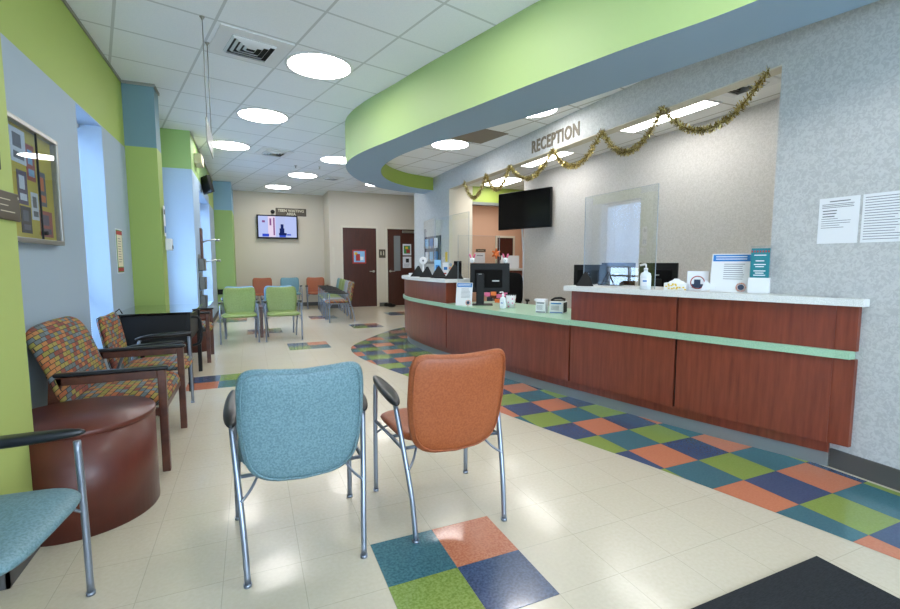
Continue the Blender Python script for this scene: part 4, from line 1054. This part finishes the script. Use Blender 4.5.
# ================================================================== chairs
def sq(c, e): return math.copysign(abs(c)**e, c)
def backrest_outline(w=.255, zc=.64, hh=.245, n=56):
    out = []
    for i in range(n):
        a = 2*PI*i/n; x = sq(math.cos(a), .34); z = sq(math.sin(a), .34)
        X = w * x * (1 - .14*max(0, -z)**1.5)
        Z = hh * z
        if z > 0: Z += .034*(abs(x)**2.0 - .5)*z
        else: Z -= .03*(1 - abs(x)**2)*(-z)
        out.append((X, Z))
    return out
BO = backrest_outline()
def back_fn(a, b, q, zc=.645, y0=.055):
    # leans back; slightly dished toward the sitter
    return (a, y0 - .17*(b) - .0 + q + .35*(a*a) - .02, zc + b)
def guest_chair(label, fab, loc, rz, group=None, seatm=None, name='guest_armchair', backm=None):
    t = thing(name, label, 'chair', loc, rz, group)
    bk = MB().pad(BO, lambda a, b, q: back_fn(a, b, q), .05, rnd=8).build('backrest', backm or fab, t)
    pp = [Vector(back_fn(a*.93, b*.93, -.0235)) for a, b in BO]
    MB().tube(pp, .0035, 6, closed=True).build('piping', backm or fab, bk)
    so_ = [(.262*sq(math.cos(2*PI*i/48), .4), .24*sq(math.sin(2*PI*i/48), .4)) for i in range(48)]
    MB().pad(so_, lambda a, b, q: (a*(1+.05*b/.24), .355 + b, .445 + q + .012*(b/.24)*0 - .03*max(0, b/.24-.6)), .062, rnd=6).build('seat', seatm or fab, t)
    for s_ in (-1, 1):
        MB().tube(smooth_curve([(s_*.283,.555,.012), (s_*.283,.553,.35), (s_*.28,.548,.625)], 5), .0125, 12).cyl(s_*.283, .555, 0, .014, .016, n=12).build('leg', 'metal', t)
        MB().tube(smooth_curve([(s_*.236,.0,.012), (s_*.244,.03,.2), (s_*.262,.10,.42), (s_*.278,.17,.615)], 5), .0125, 12).cyl(s_*.236, .0, 0, .014, .016, n=12).build('leg', 'metal', t)
        arm = [(.034*math.cos(2*PI*i/28)*(1.0-.22*math.sin(2*PI*i/28)), .225*sq(math.sin(2*PI*i/28), .8)) for i in range(28)]
        MB().pad(arm, lambda a, b, q, s_=s_: (s_*.279 + a, .355 + b, .648 + q + .012*b/.225 - .025*max(0, -b/.225-.5)), .040, rnd=5).build('armrest', 'armpad', t)
        MB().tube([(s_*.281,.55,.41), (s_*.262,.33,.405), (s_*.258,.10,.41)], .009, 8).build('side_rail', 'metal', t)
        MB().tube(smooth_curve([(s_*.25,.055,.33), (s_*.21,.10,.36), (s_*.17,.16,.415)], 4), .006, 8).build('brace', 'metal', t)
        MB().tube(smooth_curve([(s_*.281,.55,.34), (s_*.24,.50,.39), (s_*.20,.45,.415)], 4), .006, 8).build('brace', 'metal', t)
    MB().tube([(-.262,.30,.407), (.262,.30,.407)], .009, 8).tube([(-.258,.12,.41), (.258,.12,.41)], .009, 8).build('cross_rail', 'metal', t)
    return t
def reuse(src, label, loc, rz, group=None):
    c = copy_tree(src); c['label'] = label; c.location = loc; c.rotation_euler = (0, 0, rz)
    if group: c['group'] = group
    elif 'group' in c: del c['group']
    return c
c_blue = guest_chair('aqua chair with back to the camera, left of the orange chair in the foreground', 'blue', (.182, 1.921, 0), 0)
c_or = guest_chair('rust orange chair with back to the camera in the middle of the floor', 'orange', (.900, 1.930, 0), 0)
reuse(c_blue, 'aqua chair against the left wall, cut off by the left photo edge', (-1.205, 1.905, 0), -PI/2 - .12)
c_g = guest_chair('left apple-green chair facing the camera', 'green', (-.185, 8.67, 0), PI, 'pair of apple-green chairs facing the camera')
reuse(c_g, 'right apple-green chair facing the camera', (.490, 8.64, 0), PI, 'pair of apple-green chairs facing the camera')
c_pb = guest_chair('pale blue chair back to back with the left green chair', 'paleblue', (-.19, 9.02, 0), 0, 'pale blue chairs behind the green pair')
reuse(c_pb, 'pale blue chair back to back with the right green chair', (.47, 9.0, 0), 0, 'pale blue chairs behind the green pair')
GB = 'chairs along the far television wall'
reuse(c_or, 'left orange chair against the far wall, behind the left green chair', (.30, 13.95, 0), PI, GB)
c_t = guest_chair('grey-teal chair between the two orange chairs at the far wall', 'tealv', (1.03, 13.97, 0), PI, GB)
reuse(c_or, 'right orange chair against the far wall, beside the row of chairs facing left', (1.74, 13.95, 0), PI, GB)
GR = 'row of armchairs facing left before the left dark door'
row = [('patchwork-upholstered armchair nearest the camera in the far right row', 'patch'), ('grey armchair second in the far right row, behind the patchwork one', 'greyfab'), ('green armchair in the middle of the far right row', 'green'), ('green armchair fourth in the far right row, next to the teal one', 'green'), ('grey-teal armchair farthest in the far right row', 'tealv')]
for k, (lab, c) in enumerate(row):
    loc = (2.10 + .045*k, 10.40 + .632*k, 0); r_ = PI/2
    if c == 'green': reuse(c_g, lab, loc, r_, GR)
    elif c == 'tealv': reuse(c_t, lab, loc, r_, GR)
    else: guest_chair(lab, c, loc, r_, GR)
c_p = guest_chair('patchwork armchair with metal legs, second along the left wall', 'patch', (-1.09, 4.52, 0), -PI/2)

def wood_chair(label, loc, rz, W=.41, D=.60, group=None):
    t = thing('bariatric_armchair' if W > .35 else 'wooden_armchair', label, 'chair', loc, rz, group)
    so_ = [((W-.03)*sq(math.cos(2*PI*i/56), .35), .26*sq(math.sin(2*PI*i/56), .35)) for i in range(56)]
    MB().pad(so_, lambda a, b, q: (a, .33 + b, .435 + q + .01 - .03*max(0, b/.26-.5)), .12, rnd=6).build('seat', 'patch', t)
    bo = [((W+.035)*sq(math.cos(2*PI*i/56), .3), .25*sq(math.sin(2*PI*i/56), .3)) for i in range(56)]
    MB().pad(bo, lambda a, b, q: (a, .03 - .30*b + q + .25*max(0, b-.1)**1.0*-.6, .69 + b - .02*abs(a/W)**3*(b > 0)), .085, rnd=5).build('backrest', 'patch', t)
    for s_ in (-1, 1):
        MB().box(s_*W-.02, s_*W+.02, D-.045, D, 0, .645, bev=.005).build('leg', 'chairwood', t)
        m_ = MB(); x0, x1 = s_*W-.02, s_*W+.02
        m_.add([(x0,-.02,0), (x1,-.02,0), (x1,.03,0), (x0,.03,0), (x0,.03,.644), (x1,.03,.644), (x1,.09,.644), (x0,.09,.644)], [(0,1,2,3), (4,7,6,5), (0,4,5,1), (1,5,6,2), (2,6,7,3), (3,7,4,0)])
        m_.build('leg', 'chairwood', t)
        ar = MB().box(s_*W-.02, s_*W+.02, .06, D-.046, .597, .645, bev=.004).build('arm', 'chairwood', t)
        MB().box(s_*W-.026, s_*W+.026, .02, D+.015, .645, .668, bev=.009).build('arm_cap', 'armpad', ar)
        MB().box(s_*W-.015, s_*W+.015, .02, D-.04, .36, .41, bev=.004).build('side_rail', 'chairwood', t)
    MB().box(-W+.02, W-.02, D-.06, D-.03, .345, .385, bev=.004).box(-W+.02, W-.02, .03, .06, .36, .41, bev=.004).build('seat_rail', 'chairwood', t)
    MB().tube([(-W*.8,.13,.42), (-W*.8,.02,.62)], .009, 8).tube([(W*.8,.13,.42), (W*.8,.02,.62)], .009, 8).build('back_support', 'metal', t)
    return t
wood_chair('wide wooden armchair with patchwork upholstery beside the round drum table', (-1.10, 3.67, 0), -PI/2)
wood_chair('wooden patchwork armchair beyond the black glass-topped table at the left wall', (-1.08, 6.98+.0, 0), -PI/2, .30, .57)
# drum table
t = thing('drum_table', 'dark cherry round drum side table at the lower left', 'side table', (-.84, 2.90, 0))
MB().cyl(0, 0, .0, .49, .33, n=64).build('drum', 'drum', t); MB().lathe([(0,.49), (.33,.49), (.334,.495), (.334,.512), (.33,.518), (0,.518)], n=64).build('top', 'drum', t)
t = thing('drum_table', 'small dark drum side table far left, behind the wooden armchair', 'side table', (-.80, 7.75, 0))
MB().cyl(0, 0, 0, .47, .24, n=40).build('drum', 'drum', t); MB().cyl(0, 0, .47, .5, .245, n=40).build('top', 'drum', t)
t = thing('corner_table', 'square wooden end table between chairs at the far wall', 'end table', (.66, 14.15, 0))
MB().box(-.05, .05, -.28, .28, .46, .5, bev=.005).build('top', 'chairwood', t)
for a in (-.03, .03):
    for b in (-.25, .25): MB().box(a-.018, a+.018, b-.018, b+.018, 0, .46).build('leg', 'chairwood', t)
t = thing('end_table', 'dark wooden table between the green and pale blue chairs', 'end table', (.150, 8.84, 0))
MB().box(-.026, .026, -.28, .28, .50, .54, bev=.005).build('top', 'chairwood', t); MB().box(-.022, .022, -.26, .26, .0, .50).build('panel', 'chairwood', t)
# black desk with glass top
t = thing('glass_topped_desk', 'black desk with glossy glass top and loop handle at the left wall', 'desk', (-.86, 5.62, 0))
MB().box(-.36, .32, -.42, .62, .80, .812, bev=.003).build('glass_top', mat('green_black_glass', '#0a1410', .04, coat=1), t)
MB().box(-.33, .27, -.38, .58, .50, .79, bev=.006).build('body', 'black', t)
for a in (-.31, .27):
    for b in (-.37, .57): MB().box(a-.02, a+.02, b-.02, b+.02, 0, .80, bev=.003).build('leg', 'black', t)
MB().tube(smooth_curve([(.30,-.38,.76), (.37,-.38,.74), (.385,-.38,.62), (.37,-.38,.50), (.30,-.38,.47)], 6), .012, 8).build('loop_handle', 'black', t)
MB().tube([(.32,-.40,.82), (.36,-.30,.83), (.30,-.25,.82)], .006, 6).tube([(-.34,-.40,.82), (-.30,-.36,.86), (-.27,-.40,.82)], .006, 6).build('cable_clip', 'black', t)

# floor mat
tag(MB().box(.75, 2.255, -.9, 1.12, .0, .010, bev=.004).build('floor_mat', 'mat'), 'black ribbed entrance mat at the lower right corner', 'floor mat')
